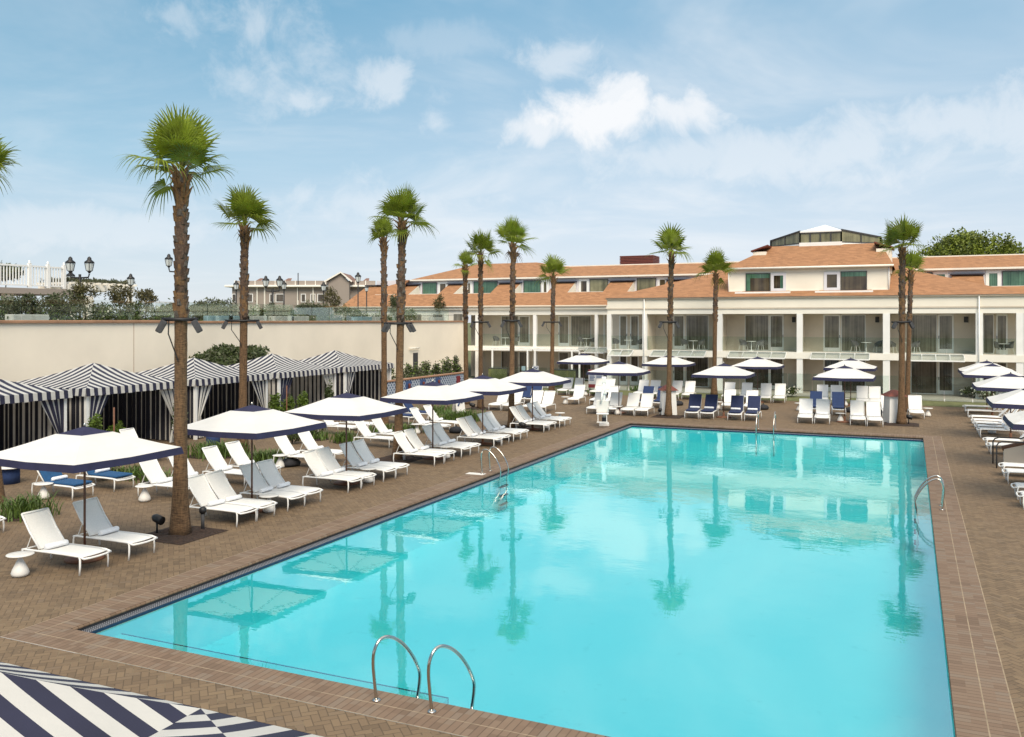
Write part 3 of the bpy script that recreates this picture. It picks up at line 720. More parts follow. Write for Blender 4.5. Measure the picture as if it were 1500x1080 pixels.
# sunshade brackets hung from the balcony edge
for i, (ua, ub) in enumerate(((848, 890), (896, 928), (957, 1035), (1069, 1152), (1189, 1274), (1330, 1412))):
    left = i == 0
    Yf = FW-.1 if left else FP-.14
    a, b = xU(ua, Yf), xU(ub, Yf); n = max(2, round((b-a)/.95)); z0, z1, out = SLAB-.02, SLAB-.42, 1.05
    m = MB()
    m.tube([(a, Yf-.03, z0), (b, Yf-.03, z0)], .028, 'white_metal', 5); m.tube([(a, Yf-out, z1), (b, Yf-out, z1)], .05, 'white_metal', 5)
    for j in range(n+1):
        x = a+(b-a)*j/n; m.tube([(x, Yf-.03, z0), (x, Yf-out, z1)], .032, 'white_metal', 5); m.tube([(x, Yf-.03, SLAB-.44), (x, Yf-out, z1)], .016, 'white_metal', 4)
    f = m.build('awning_frame', wing if left else pav)
    m = MB(); m.poly([(a, Yf-.05, z0+.01), (b, Yf-.05, z0+.01), (b, Yf-out, z1+.04), (a, Yf-out, z1+.04)], 'glass_clear'); m.build('awning_glass', f)
# patio canopy before the wing
pc = thing('patio_pergola', 'pale flat pergola on slim white posts before the hotel wing', 'pergola', (0, 0, 0))
a, b, c_ = xU(697, FW-1.6), xU(782, FW-1.6), xU(850, FW-1.6)
for (xa_, xb_) in ((a, b-.06), (b+.06, c_)):
    m = MB(); Y0, Y1 = FW-1.9, FW-.12; z = SLAB-.16
    m.box(xa_, Y0, z-.14, xb_, Y0+.08, z, 'white_metal'); m.box(xa_, Y0+.082, z-.06, xb_, Y1, z-.03, 'canopy'); 
    n = 7
    for j in range(n+1):
        x = xa_+(xb_-xa_)*j/n; m.tube([(x, Y0+.1, z+.02), (x, Y1, z+.02)], .03, 'white_metal', 4)
    m.build('canopy_panel', pc)
for u in (704, 721.5, 773, 784, 838, 849):
    x = xU(u, FW-1.85); m = MB(); m.box(x-.06, FW-1.93, .03, x+.06, FW-1.81, SLAB-.302, 'white_metal'); m.build('post', pc)
# glass pool fence along the patio
pf = thing('pool_fence', 'clear glass pool fence on the patio in front of the hotel', 'fence', (0, 62.9, .03))
x = -30.0
while x < 13:
    m = MB(); m.box(x+.02, -.008, .04, x+1.55, .008, 1.55, 'glass'); m.build('glass_panel', pf)
    m = MB(); m.box(x-.025, -.03, 0, x+.025, .03, 1.0 if False else .16, 'white_metal'); m.build('clamp', pf); x += 1.6
# planter hedge boxes on the patio
for i, (ua, ub, lab) in enumerate(((717, 741, 'low olive planter box on the patio behind the palms at the long row end'), (812, 842, 'low olive planter box on the patio behind the seventh parasol'))):
    Y = 63.6; a, b = xU(ua, Y), xU(ub, Y); t = thing('patio_screen', lab, 'screen', ((a+b)/2, Y, .03)); hw = (b-a)/2
    m = MB(); m.box(-hw, -.2, 0, hw, .2, 1.35, 'lawn', b=.02); m.build('panel', t)
    m = MB(); m.box(-hw-.02, -.22, 1.352, hw+.02, .22, 1.40, 'charcoal'); m.build('rail', t)
# ------------------------------------------------------------------ fan palms
def frond(mb, base, az, el, lp, rb, rng, nl=22, droop=.35, dead=False):
    ca, sa = math.cos(az), math.sin(az)
    d = Vector((ca*math.cos(el), sa*math.cos(el), math.sin(el)))
    side = Vector((-sa, ca, 0)); 
    # petiole, sagging a little
    pts = []
    for i in range(5):
        t = i/4; p = base+d*(lp*t); p.z -= .10*lp*t*t*(1 if el < 1.0 else .2); pts.append(p)
    mb.tube(pts, [.022, .018, .014, .012, .010], 'palm_petiole', 4, False)
    hub = pts[-1]; ax = (pts[-1]-pts[-2]).normalized()
    bend = rng.uniform(.0, .6) if el > .45 else rng.uniform(-.35, .35); u0 = side.cross(ax).normalized()
    if u0.z < 0: u0 = -u0
    ax = (ax*math.cos(bend)+u0*math.sin(bend)).normalized()
    up = side.cross(ax).normalized()
    if up.z < 0: up = -up
    tilt = rng.uniform(-.35, .35)
    s2 = (side*math.cos(tilt)+up*math.sin(tilt)).normalized(); n2 = s2.cross(ax).normalized()
    if n2.z < 0: n2 = -n2
    span = R(rng.uniform(98, 128))
    mt = 'dead_frond' if dead else 'palm_leaf'
    tone = rng.random()
    for k in range(nl):
        ph = -span+2*span*(k+.5)/nl
        L = rb*(.74+.26*math.cos(ph*.70))*rng.uniform(.90, 1.08)
        w = 2*span/nl
        ph2 = ph+rng.uniform(-.025, .025)
        dv = ax*math.cos(ph)+s2*math.sin(ph); dv2 = ax*math.cos(ph2)+s2*math.sin(ph2); pv = -ax*math.sin(ph)+s2*math.cos(ph)
        cup = .14*abs(math.sin(ph))
        dr = droop*rng.uniform(.5, 1.5)
        rows = []
        for (t, wf) in ((.03, 1.04), (.52, 1.0), (.70, .52), (.86, .34), (1., .04)):
            r = L*t; c = hub+(dv if t < .6 else dv2)*r+n2*(cup*r)
            ex = max(0, t-.5); c.z -= dr*L*ex*ex*3.0
            hw = min(r, L*.52)*w*.5*wf
            rows.append((c-pv*hw, c+n2*hw*.30, c+pv*hw))
        vs = [p for r_ in rows for p in r_]
        fs = []
        for i in range(4):
            for j in range(2): fs.append((i*3+j, i*3+j+1, i*3+3+j+1, i*3+3+j))
        mb.add(vs, fs, mt)
def palm(name, label, X, Y, rad, zcut, ztop, cx, cr, ch, seed, nf=26, lean=(0, 0), flare=1.45, nl=22, topr=None):
    rng = random.Random(seed)
    t = thing('fan_palm', label, 'palm tree', (X, Y, 0), group=None)
    lx, ly = lean
    def C(z): 
        q = max(0, z/ztop); return Vector((lx*q, ly*q, z))
    m = MB(); pts = []; rs = []
    z = 0
    while z < ztop+.02:
        q = z/ztop
        r = rad*(1+(flare-1)*math.exp(-z/.75))*(1-.06*q)
        if z > zcut: r = rad*(1.0-.22*((z-zcut)/(ztop-zcut))**2)
        r *= rng.uniform(.97, 1.03)
        pts.append(C(z)); rs.append(r); z += .22
    m.tube(pts, rs, 'bark_smooth', 14, True)
    tr = m
    # old leaf boots on the uncut part
    z = zcut; k = 0; ga = 2.39996
    dens = max(5, int(2*pi*rad/.13))
    n = int((ztop-zcut)/.17*dens*.62)
    for i in range(n):
        q = i/n; z = zcut+(ztop-zcut)*q; a = i*ga+rng.uniform(-.12, .12)
        r = rad*(.97-.22*q*q); c = C(z); o = Vector((math.cos(a), math.sin(a), 0)); sd = Vector((-math.sin(a), math.cos(a), 0))
        w = .085*rng.uniform(.8, 1.25)*(rad/.22)**.5; h = .20*rng.uniform(.7, 1.3); out = rng.uniform(.03, .09)*(1.3 if q > .85 else 1)
        b0 = c+o*(r-.02); up = Vector((0, 0, 1))
        vs = [b0-sd*w-up*h*.4, b0+sd*w-up*h*.4, b0+o*out+up*h*.5-sd*w*.45, b0+o*out+up*h*.5+sd*w*.45, b0+up*h*.55, b0+o*(out*.8)-up*h*.25]
        m.add(vs, [(0, 5, 2), (0, 1, 5), (1, 3, 5), (5, 3, 2), (2, 3, 4), (0, 2, 4), (1, 4, 3)], rng.choice(('bark_boots', 'bark_boots', 'bark_grey', 'bark_grey', 'dead_frond')))
    # rough core under the boots
    m.tube([C(zcut), C((zcut+ztop)/2), C(ztop)], [rad*1.0, rad*.96, rad*.78], 'bark_boots', 14, True)
    m.build('trunk', t)
    m = MB(); top = C(ztop)
    for i in range(nf):
        q = (i+.5)/nf
        el = R(80-70*q+rng.uniform(-8, 8)); az_ = i*ga+rng.uniform(-.3, .3)
        f = 1.0+.12*max(0, math.sin(el))
        lp = cr*.52*rng.uniform(.75, 1.15)*f; rb = cr*.86*rng.uniform(.85, 1.12)*(1.0-.05*max(0, math.sin(el)))
        frond(m, top+Vector((rng.uniform(-.05, .05), rng.uniform(-.05, .05), .12-.22*q)), az_, el, lp, rb, rng, nl, .06+.5*q*q*rng.uniform(.4, 1.6))
    for i in range(rng.randint(0, 1)):   # a few old fronds hanging down the neck, half dry
        frond(m, top+Vector((0, 0, -.15)), rng.uniform(0, 6.28), R(rng.uniform(-45, -20)), cr*.35, cr*.55, rng, nl-6, .8, rng.random() < .4)
    for i in range(2):   # spear leaves still folded
        a = rng.uniform(0, 6.3); e = R(rng.uniform(70, 88)); L = cr*rng.uniform(1.0, 1.35)
        m.tube([top, top+Vector((math.cos(a)*math.cos(e), math.sin(a)*math.cos(e), math.sin(e)))*L], [.045, .012], 'palm_leaf', 4, False)
    for i in range(16):   # dry split leaf bases flaring at the neck
        a = i*ga; zz = -.75+.75*i/16; k2 = rad*rng.uniform(.95, 1.25); e2 = rng.uniform(.08, .22)
        m.tube([top+Vector((math.cos(a)*k2*.7, math.sin(a)*k2*.7, zz-.12)), top+Vector((math.cos(a)*k2, math.sin(a)*k2, zz+.12)), top+Vector((math.cos(a)*(k2+e2), math.sin(a)*(k2+e2), zz+.28))], [.05, .045, .008], 'dead_frond', 4, False)
    m.build('crown', t)
    return t
# (base u, v) -> ground; rest in metres derived from depth
PALMS = [
 (264, 783, 20.5, 468, 262, (266, 216), 74, 74, 'tall fan palm standing nearest the pool corner, thick rough trunk', 18, 26),
 (355, 664, 12.8, 470, 338, (359, 303), 50, 46, 'slender fan palm between the third cabana and the second parasol', 12, 26),
 (583, 673, 12.4, 474, 330, (590, 292), 42, 46, 'tall fan palm whose trunk crosses the fourth parasol of the long row', 14, 26),
 (563, 625, 9.3, 474, 352, (562, 332), 27, 27, 'thin fan palm close behind the taller palm beside the last cabana', 11, 22),
 (683, 592, 7.4, 468, 392, (681, 376), 19, 20, 'short thin palm at the end of the patterned tile wall', 9, 20),
 (704, 599, 7.2, 472, 377, (704, 357), 32, 26, 'palm just right of the tile wall end with one drooping frond', 11, 22),
 (749, 627, 8.2, 470, 362, (752, 338), 34, 30, 'palm behind the sixth parasol at the long row end near the ladder', 12, 24),
 (808, 575, 6.6, 472, 408, (811, 384), 28, 26, 'distant palm in front of the hotel wing balconies, left of pool corner', 10, 20),
 (979, 610.5, 7.8, 472, 375, (984, 354), 33, 28, 'palm at the pool end beside the first white kiosk', 12, 24),
 (1046, 579, 7.0, 470, 405, (1049, 382), 30, 27, 'palm close to the hotel facade behind the dark cushioned loungers', 10, 22),
 (1320.5, 622, 9.4, 472, 368, (1322, 336), 38, 40, 'front palm of the touching pair at the far right pool corner', 13, 24),
 (1328.6, 603, 7.0, 472, 400, (1335, 378), 26, 26, 'rear lower palm of the touching pair at the far right corner', 10, 20),
 (-3, 745, 15, 470, 262, (-42, 226), 60, 58, 'fan palm cut off by the left picture edge, only frond tips showing', 16, 26),
]
PT = []
for i, (u, v, hw, vc, vt, (cu, cv), cw, chh, lab, nf, nl) in enumerate(PALMS):
    vt -= .14*cw; cw *= .93; hw *= .92
    X, Y = gp(u, v); D = depth(X, Y); s = D/F_
    zc_ = HC-(vc-VH)*s; zt_ = HC-(vt-VH)*s
    lean = ((cu-u)*s*.5*CY, (cu-u)*s*.5*SY)
    PT.append((X, Y, hw*s/2*1.02, zc_, palm('p', lab, X, Y, hw*s/2*.98, zc_, zt_, 0, cw*s*.98, chh*s, 100+i, nf, (((cu-u)*s*.9)*CY, ((cu-u)*s*.9)*SY), 1.85, nl)))
# floodlight bars clamped to the palms
for i, lab in ((0, 'black floodlight bar clamped round the tall palm nearest the pool corner'), (1, 'black floodlight bar on the slender palm before the third cabana'), (2, 'black floodlight bar with four lamps on the palm by the fourth parasol'), (5, 'black floodlight bar on the palm just right of the tile wall'), (6, 'black floodlight bar on the palm behind the sixth parasol'), (7, 'black floodlight bar on the distant palm before the hotel wing'), (8, 'black floodlight bar on the palm beside the first white kiosk'), (10, 'black floodlight bar on the paired palms at the far right corner')):
    X, Y, r, zc_, pt = PT[i]
    t = thing('floodlight_bar', lab, 'floodlight', (X, Y, zc_), YAW+ (0.25 if i < 3 else 0), 'floodlight bars on the palm trunks')
    s = depth(X, Y)/F_; hw = 24*s if i < 5 else 12.5*s
    if i == 2: hw = 20*s
    m = MB(); m.tube([(-hw, -r-.03, 0), (hw, -r-.03, 0)], .045, 'black', 6); m.tube([(-hw, r+.03, 0), (hw, r+.03, 0)], .035, 'black', 6); m.build('bar', t)
    for sx in ((-1, -.8, .8, 1) if i == 2 else (-1, 1)):
        m = MB(); c = Vector((sx*hw, -r-.05, -.16)); T = Matrix.Translation(c) @ Matrix.Rotation(.5*(-1 if sx > 0 else 1), 4, 'Y')
        m.box(-.07, -.10, -.17, .07, .10, .15, 'charcoal', T, b=.02); m.build('lamp', t)
    m = MB(); m.tube([(-hw*.6, -r-.03, -.02), (-hw*.62, -r-.05, -.35), (-r*.6, -r-.02, -.8), (-r*.2, -r-.01, -1.0)], .016, 'black', 5); m.build('cable', t)
# square planting pits and spike uplights
for i, lab in ((0, 'dark square mulch pit round the tall palm nearest the pool corner'), (2, 'dark square mulch pit round the palm by the fourth parasol'), (6, 'dark square mulch pit round the palm behind the sixth parasol'), (5, 'dark square mulch pit round the palm right of the tile wall'), (8, 'dark square mulch pit round the palm beside the first kiosk'), (10, 'dark square mulch pit round the paired palms at the far corner')):
    X, Y = PT[i][:2]; rng = random.Random(i)
    m = MB(); n = 14; a = .80; vs = []
    for j in range(n+1):
        for k_ in range(n+1):
            e = j in (0, n) or k_ in (0, n)
            vs.append((-a+2*a*j/n, -a+2*a*k_/n, .008 if e else .012+rng.uniform(0, .045)))
    m.add(vs, [(j*(n+1)+k_, (j+1)*(n+1)+k_, (j+1)*(n+1)+k_+1, j*(n+1)+k_+1) for j in range(n) for k_ in range(n)], 'mulch')
    tag(m.build('mulch_pit', loc=(X, Y, 0)), lab, 'tree pit', 'mulch pits round the palms', 'structure')
def uplight(u, v, lab, rz_=0):
    X, Y = gp(u, v); t = thing('spike_uplight', lab, 'garden light', (X, Y, 0), rz_)
    m = MB(); m.tube([(0, 0, 0), (0, 0, .30)], .025, 'black', 6); m.build('spike', t)
    m = MB(); m.tube([(-.12, 0, .42), (-.05, 0, .40), (.16, 0, .34), (.17, 0, .338)], [.06, .10, .11, .10], 'black', 12); m.build('lamp_head', t)
uplight(230, 783, 'black spike uplight at the foot of the tall palm nearest the pool corner')
uplight(691, 603, 'black spike uplight by the palm right of the tile wall')
uplight(967, 611, 'black spike uplight by the palm beside the first white kiosk', 2)
uplight(1331, 622, 'black spike uplight at the foot of the paired palms', 0)
uplight(764, 634, 'black spike uplight by the palm behind the sixth parasol', 0)
X, Y = gp(297, 777); t = thing('path_light', 'grey post light with black cap in the mulch under the nearest tall palm', 'garden light', (X, Y, 0))
m = MB(); m.tube([(0, 0, 0), (0, 0, .42)], .045, 'charcoal', 8); m.build('post', t); m = MB(); m.lathe([(.06, .42), (.09, .46), (.09, .54), (.05, .58)], 'black', 12); m.build('cap', t)
# ------------------------------------------------------------------ parasols
def make_parasol(base_disc=True):
    t = thing('parasol', None, 'parasol')
    m = MB(); m.tube([(0, 0, .06), (0, 0, 2.75)], .026, 'bronze', 8); m.build('pole', t)
    m = MB(); m.lathe([(.40, 0), (.41, .03), (.36, .06), (.06, .075), (.055, .28), (.03, .29)], 'rust_base', 24); m.build('base', t)
    a, zr, zt_, b = 1.40, 2.34, 2.70, .50
    def ring(h, z, sag=0): return [(-h, -h, z), (0, -h, z-sag), (h, -h, z), (h, 0, z-sag), (h, h, z), (0, h, z-sag), (-h, h, z), (-h, 0, z-sag)]
    m = MB(); rs = [ring(a, zr, .03), ring(a*.66+b*.34, zr+(zt_-zr)*.30, .035), ring(a*.33+b*.67, zr+(zt_-zr)*.64, .02), ring(b*.8, zt_+.05)]
    vs = [p for r_ in rs for p in r_]; fs = [(i*8+k_, i*8+(k_+1) % 8, i*8+8+(k_+1) % 8, i*8+8+k_) for i in range(3) for k_ in range(8)]
    m.add(vs, fs, 'canopy'); can = m.build('canopy', t)
    m = MB(); r0, r1 = ring(a+.002, zr+.004, .03), ring(a+.035, zr-.15, .02)
    m.add(r0+r1, [(k_, 8+k_, 8+(k_+1) % 8, (k_+1) % 8) for k_ in range(8)], 'navy_cloth'); m.build('border', can)
    m = MB(); r0, r1 = ring(b, zt_-.005, .03), ring(.06, zt_+.17)
    m.add(r0+r1+[(0, 0, zt_+.19)], [(k_, (k_+1) % 8, 8+(k_+1) % 8, 8+k_) for k_ in range(8)]+[(8+k_, 8+(k_+1) % 8, 16) for k_ in range(8)], 'navy_cloth'); m.build('vent_cap', t)
    m = MB(); m.lathe([(.02, zt_+.18), (.03, zt_+.21), (.018, zt_+.26), (.004, zt_+.27)], 'chrome', 8); m.build('finial', t)
    for k_ in range(8):
        p = ring(a-.07, zr-.07)[k_]; m = MB(); m.tube([(0, 0, zt_-.10), p], .010, 'bronze', 4); m.build('rib', t)
    return t
P0 = make_parasol(); first = [True]
def parasol(X, Y, lab, group, rz_=0):
    o = P0 if first[0] else dup(P0); first[0] = False
    o.location = (X, Y, 0); o.rotation_euler.z = rz_; tag(o, lab, 'parasol', group)
PARL = [(124, None), (369, None), (507.5, None), (634, None), (707, None), (780, None)]
PY = []
for i, (u, _) in enumerate(PARL):
    Y = yU(u, -16.4); PY.append(Y)
    parasol(-16.4, Y, f'navy edged white square parasol, {ORD[i]} from the camera along the pool left side', 'parasols along the long pool side', R(random.uniform(-2, 2)))
for (X, Y, lab) in ((-20.8, 58.6, 'rear parasol by the red edged rules board'), (-14.9, 47.9, 'front parasol just right of the white pool lift'), (-14.6, 58.0, 'rear parasol half behind the palm with the first kiosk'), (-9.1, 48.0, 'front parasol above the four dark cushioned loungers'), (-8.8, 57.6, 'rear parasol right of the one above the dark loungers'), (-3.3, 57.8, 'rear parasol of the overlapping pair near the right palms'), (-3.05, 48.3, 'front parasol of the overlapping pair near the right palms')):
    parasol(X, Y, 'white navy edged '+lab, 'parasols at the far pool end', R(random.uniform(-2, 2)))
for (u, X, lab) in ((1445.6, 4.0, 'farthest parasol of the right hand row'), (1453.7, 4.0, 'second farthest parasol of the right hand row'), (1480.5, 4.0, 'third farthest parasol of the right hand row'), (1516, 4.0, 'parasol whose near corner enters at the right edge, fourth farthest'), (1560, 4.0, 'navy parasol corner lowest at the right picture edge')):
    parasol(X, yU(u, X), 'white navy edged '+lab if 'navy' not in lab else lab, 'parasols along the right side')
# ------------------------------------------------------------------ sun loungers
HX, TZ = -.36, .395
def lounger(cush=None):
    t = thing('sun_lounger', None, 'sun lounger')
    m = MB()
    for s_ in (-1, 1):
        y = .335*s_
        m.tube([(.93, y, .345), (.80, y, .375), (.4, y, .38), (-.78, y, .37), (-.86, y, .355)], .024, 'white_metal', 6)
    m.tube([(.93, -.345, .345), (.955, -.2, .335), (.96, 0, .33), (.955, .2, .335), (.93, .345, .345)], .024, 'white_metal', 6)
    m.tube([(-.84, -.335, .355), (-.84, .335, .355)], .02, 'white_metal', 6); m.tube([(HX+.02, -.335, .365), (HX+.02, .335, .365)], .018, 'white_metal', 6)
    m.build('frame', t)
    for sx, sy in ((1, -1), (1, 1), (-1, -1), (-1, 1)):
        m = MB(); x = .83*sx
        m.tube([(x-.03*sx, .335*sy, .37), (x+.005*sx, .345*sy, .33), (x+.015*sx, .352*sy, .18), (x, .355*sy, 0)], [.022, .022, .021, .019], 'white_metal', 6); m.build('leg', t)
    m = MB(); n = 7; vs = []
    prof = [(HX, .398), (-.1, .402), (.3, .402), (.62, .40), (.78, .385), (.845, .368)]
    for x, z in prof:
        for j in range(n): y = -.31+.62*j/(n-1); vs.append((x, y, z-.012*(1-(2*j/(n-1)-1)**2)))
    o_ = len(vs); vs += [(a, b, c-.018) for a, b, c in vs]
    N = len(prof); fs = []
    for i in range(N-1):
        for j in range(n-1):
            q_ = (i*n+j, (i+1)*n+j, (i+1)*n+j+1, i*n+j+1); fs.append(q_); fs.append(tuple(o_+x for x in q_[::-1]))
    bd = [i*n for i in range(N)]+[(N-1)*n+j for j in range(1, n)]+[i*n+n-1 for i in range(N-2, -1, -1)]+[j for j in range(n-2, 0, -1)]
    for a, b in zip(bd, bd[1:]+bd[:1]): fs.append((a, o_+a, o_+b, b))
    m.add(vs, fs, 'sling', True); m.build('seat', t)
    # backrest
    B0, B1 = Vector((HX, 0, .41)), Vector((-.89, 0, 1.10)); d_ = (B1-B0).normalized(); nn = Vector((d_.z, 0, -d_.x))
    m = MB(); K = 7; vs = []
    for i in range(K):
        q_ = i/(K-1); c = B0+(B1-B0)*q_+nn*(-.03*math.sin(pi*q_))
        for j in range(n): y = -.295+.59*j/(n-1); p = c+Vector((0, y, 0))-nn*(.012*(1-(2*j/(n-1)-1)**2)); vs.append(p)
    o_ = len(vs); vs += [p-nn*.015 for p in vs]; fs = []
    for i in range(K-1):
        for j in range(n-1):
            q_ = (i*n+j, i*n+j+1, (i+1)*n+j+1, (i+1)*n+j); fs.append(q_); fs.append(tuple(o_+x for x in q_[::-1]))
    m.add(vs, fs, 'sling_back', True)
    bk = m.build('backrest', t)
    m = MB()
    for s_ in (-1, 1):
        m.tube([B0+Vector((0, .315*s_, 0)), (B0+B1)/2+Vector((0, .315*s_, 0))-nn*.03, B1+Vector((0, .315*s_, 0))], .022, 'white_metal', 6)
    m.tube([B1+Vector((0, -.315, 0)), B1+Vector((0, .315, 0))], .022, 'white_metal', 6); m.build('back_frame', bk)
    m = MB()
    for s_ in (-1, 1): m.tube([B0+(B1-B0)*.45+Vector((0, .28*s_, 0))-nn*.03, (-.78, .28*s_, .37)], .011, 'white_metal', 5)
    m.tube([(-.78, -.28, .37), (-.78, .28, .37)], .012, 'white_metal', 5); m.build('back_support', t)
    if cush:
        m = MB(); m.box(HX+.03, -.31, .405, .86, .31, .47, cush, b=.02); m.build('seat_cushion', t)
        m = MB(); L = (B1-B0).length+.05
        T = Matrix.Translation(B0+nn*.012) @ Matrix(((d_.x, 0, nn.x, 0), (0, 1, 0, 0), (d_.z, 0, nn.z, 0), (0, 0, 0, 1)))
        m.box(0, -.325, 0, L, .325, .065, cush, T, b=.02); m.build('back_cushion', t)
    return t
PROTO = {k_: lounger(k_) for k_ in (None, 'blue_cushion', 'navy_cushion', 'mid_blue')}
USED = set()
def make_towel():
    m = MB(); prof = [(.028, -.255), (.055, -.25), (.068, -.22), (.066, -.1), (.07, 0), (.066, .1), (.068, .22), (.055, .25), (.028, .255)]
    T = Matrix.Rotation(pi/2, 4, 'X') @ Matrix.Scale(.85, 4, (0, 1, 0))
    m.lathe(prof, 'towel', 14, T=T)
    m.box(-.075, -.235, -.056, .02, .24, -.035, 'towel')
    return m
TW = []
def towel(o, lab, tx=HX+.16, tz=.405+.058):
    if not TW: q_ = make_towel().build('rolled_towel'); TW.append(q_)
    else: q_ = TW[0].copy(); COL.objects.link(q_); TW.append(q_)
    c, s_ = math.cos(o.rotation_euler.z), math.sin(o.rotation_euler.z); dx_, dy_ = tx, random.uniform(-.05, .05)
    q_.location = (o.location.x+dx_*c-dy_*s_, o.location.y+dx_*s_+dy_*c, tz); q_.rotation_euler.z = o.rotation_euler.z+random.uniform(-.12, .12)
    tag(q_, lab, 'towel', 'rolled towels on the loungers')
LOUNGERS = []
def put(X, Y, rz_, lab, group, cush=None, tw=None, exact=False):
    o = PROTO[cush]
    if cush in USED: o = dup(o)
    USED.add(cush)
    o.location = (X, Y, 0); o.rotation_euler.z = rz_+(0 if exact else R(random.uniform(-1.6, 1.6)))
    tag(o, lab, 'sun lounger', group); LOUNGERS.append((X, Y, rz_))
    if tw: towel(o, tw, tz=.405+.058+(.062 if cush else 0), tx=HX+(.22 if cush else .16))
    return o
# long poolside row, facing the water
FX = -15.43
rowY = [12.88, 14.14, 17.53, 18.25, 19.55, 20.28, 22.37, 23.07, 24.33, 25.08, 27.65, 28.43, 29.76, 30.50, 32.60, 33.36, 34.57, 35.31, 37.95, 38.69, 39.96, 40.74]
for i, y in enumerate(rowY):
    if i < 2: pn, kk, nn_ = 'first', i, 'two'
    else: pn, kk, nn_ = ORD[(i-2)//4+1], (i-2) % 4, 'four'
    put(FX-.83, y+.35, 0, f'white lounger under the {pn} poolside parasol, {ORD[kk]} of its {nn_} from the camera', 'loungers in the long poolside row',
        tw=f'rolled towel on the {ORD[kk]} of {nn_} loungers under the {pn} poolside parasol')
# second row behind
sec = [(-20.3, 14.1), (-19.1, 19.4), (-19.1, 20.5), (-18.95, 21.85), (-19.05, 23.0), (-19.05, 25.45), (-19.03, 26.75), (-19.25, 30.75), (-19.3, 32.05), (-19.45, 35.6), (-19.5, 36.95)]
for i, (x, y) in enumerate(sec):
    put(x-.83, y+.35, R(2 if i % 2 else -2), f'white lounger in the second row behind the poolside loungers, {ORD[i]} from the camera', 'loungers in the second row',
        tw=f'rolled towel on the {ORD[i]} lounger of the second row behind the poolside loungers')
# third row by the cabanas
for i, (x, y, c, lab) in enumerate(((-22.04, 18.18, 'blue_cushion', 'blue cushioned lounger behind the first parasol, the nearer of two'), (-22.0, 19.65, 'blue_cushion', 'blue cushioned lounger behind the first parasol, the farther of two'),
    (-23.0, 33.4, None, 'white lounger before the fourth cabana with bags stowed beneath it'), (-22.95, 34.85, None, 'white lounger before the last cabana, partly hidden by the third parasol pole'),
    (-22.8, 38.3, 'mid_blue', 'blue cushioned lounger just behind the palm by the fourth parasol'), (-22.6, 39.9, 'mid_blue', 'blue cushioned lounger under the fourth parasol border, right of the palm'), (-25.2, 24.2, None, 'white lounger on the path before the second cabana, mostly hidden by a parasol'))):
    put(x-.83, y+.35, 0, lab, 'loungers before the cabanas', c, tw='rolled towel on the '+lab.split(',')[0].replace('cushioned ', '')+(' nearer' if 'nearer' in lab else ' farther' if 'farther' in lab else ''))
# far pool end, facing the water
RZ = -pi/2
def frow(lst, Y, pre, grp, cush={}, tw=True, jit=0):
    for i, x in enumerate(lst):
        c = cush.get(i); lab = pre(i, c)
        put(x+.35, Y+.83+random.uniform(-.08, .08), RZ+R(4), lab, grp, c, tw=('rolled towel lying on the '+lab.split('lounger')[0]+'lounger'+lab.split('lounger', 1)[1].replace(', counted', '')) if tw and (i not in (0,) or not jit) and len(('rolled towel lying on the '+lab).split()) <= 16 else None)
A1 = [-16.38, -15.45, -14.41, -13.64]; A2 = [-10.94, -10.11, -8.70, -7.85]; A3 = [-5.22, -4.41, -2.75, -1.98]
frow(A1, 46.62, lambda i, c: f'white lounger at the far pool edge, {ORD[i]} right of the lift', 'loungers at the far pool edge')
frow(A2, 46.65, lambda i, c: f'dark navy lounger at the far pool edge, {ORD[i]} from left', 'navy loungers at the far pool edge', {j: 'navy_cushion' for j in range(4)})
frow(A3, 46.75, lambda i, c: f'white lounger left of the far kiosk palms, {ORD[i]} from left', 'loungers by the right kiosk')
frow([-22.2, -21.35, -20.05, -19.3], 46.1, lambda i, c: f'white lounger beyond the sixth poolside parasol, {ORD[i]} from left', 'loungers beyond the long row', tw=False)
frow([-22.6, -21.9], 50.6, lambda i, c: f'blue lounger beyond the sixth parasol, {"left" if i == 0 else "right"} of the pair', 'blue loungers beyond the long row', {0: 'mid_blue', 1: 'mid_blue'}, tw=False)
frow([-19.3, -17.9, -17.05, -14.86, -13.93, -9.95, -8.67, -5.17, -3.96, -1.42, -.07], 51.3, lambda i, c: f'{"blue" if c else "white"} lounger in the middle row behind the far pool end, {ORD[i]} from left', 'loungers in the middle far row', {3: 'mid_blue', 4: 'mid_blue', 7: 'mid_blue', 8: 'mid_blue'}, tw=False)
frow([-22.4, -21.55, -20.0, -19.3, -16.9, -16.05, -14.6, -13.7, -11.1, -10.0, -8.75, -7.9, -5.34, -4.5, -3.0, -2.3], 57.5, lambda i, c: f'white lounger in the rearmost row before the hotel, '+(f'{ORD[i]} from left' if i < 8 else f'{ORD[15-i]} from right'), 'loungers in the rearmost row', tw=False)
# right side, facing the water
for i, y in enumerate([28.0, 29.4, 32.2, 33.5, 38.9, 40.6, 44.3, 45.6, 47.0, 48.3, 50.0, 53.3, 55.9]):
    put(2.85+.83, y+.35, pi, f'white lounger in the row along the right pool side, {ORD[i]} from the camera', 'loungers along the right side', tw=f'rolled towel on the {ORD[i]} lounger of the row along the right side' if 5 < i < 9 else None)
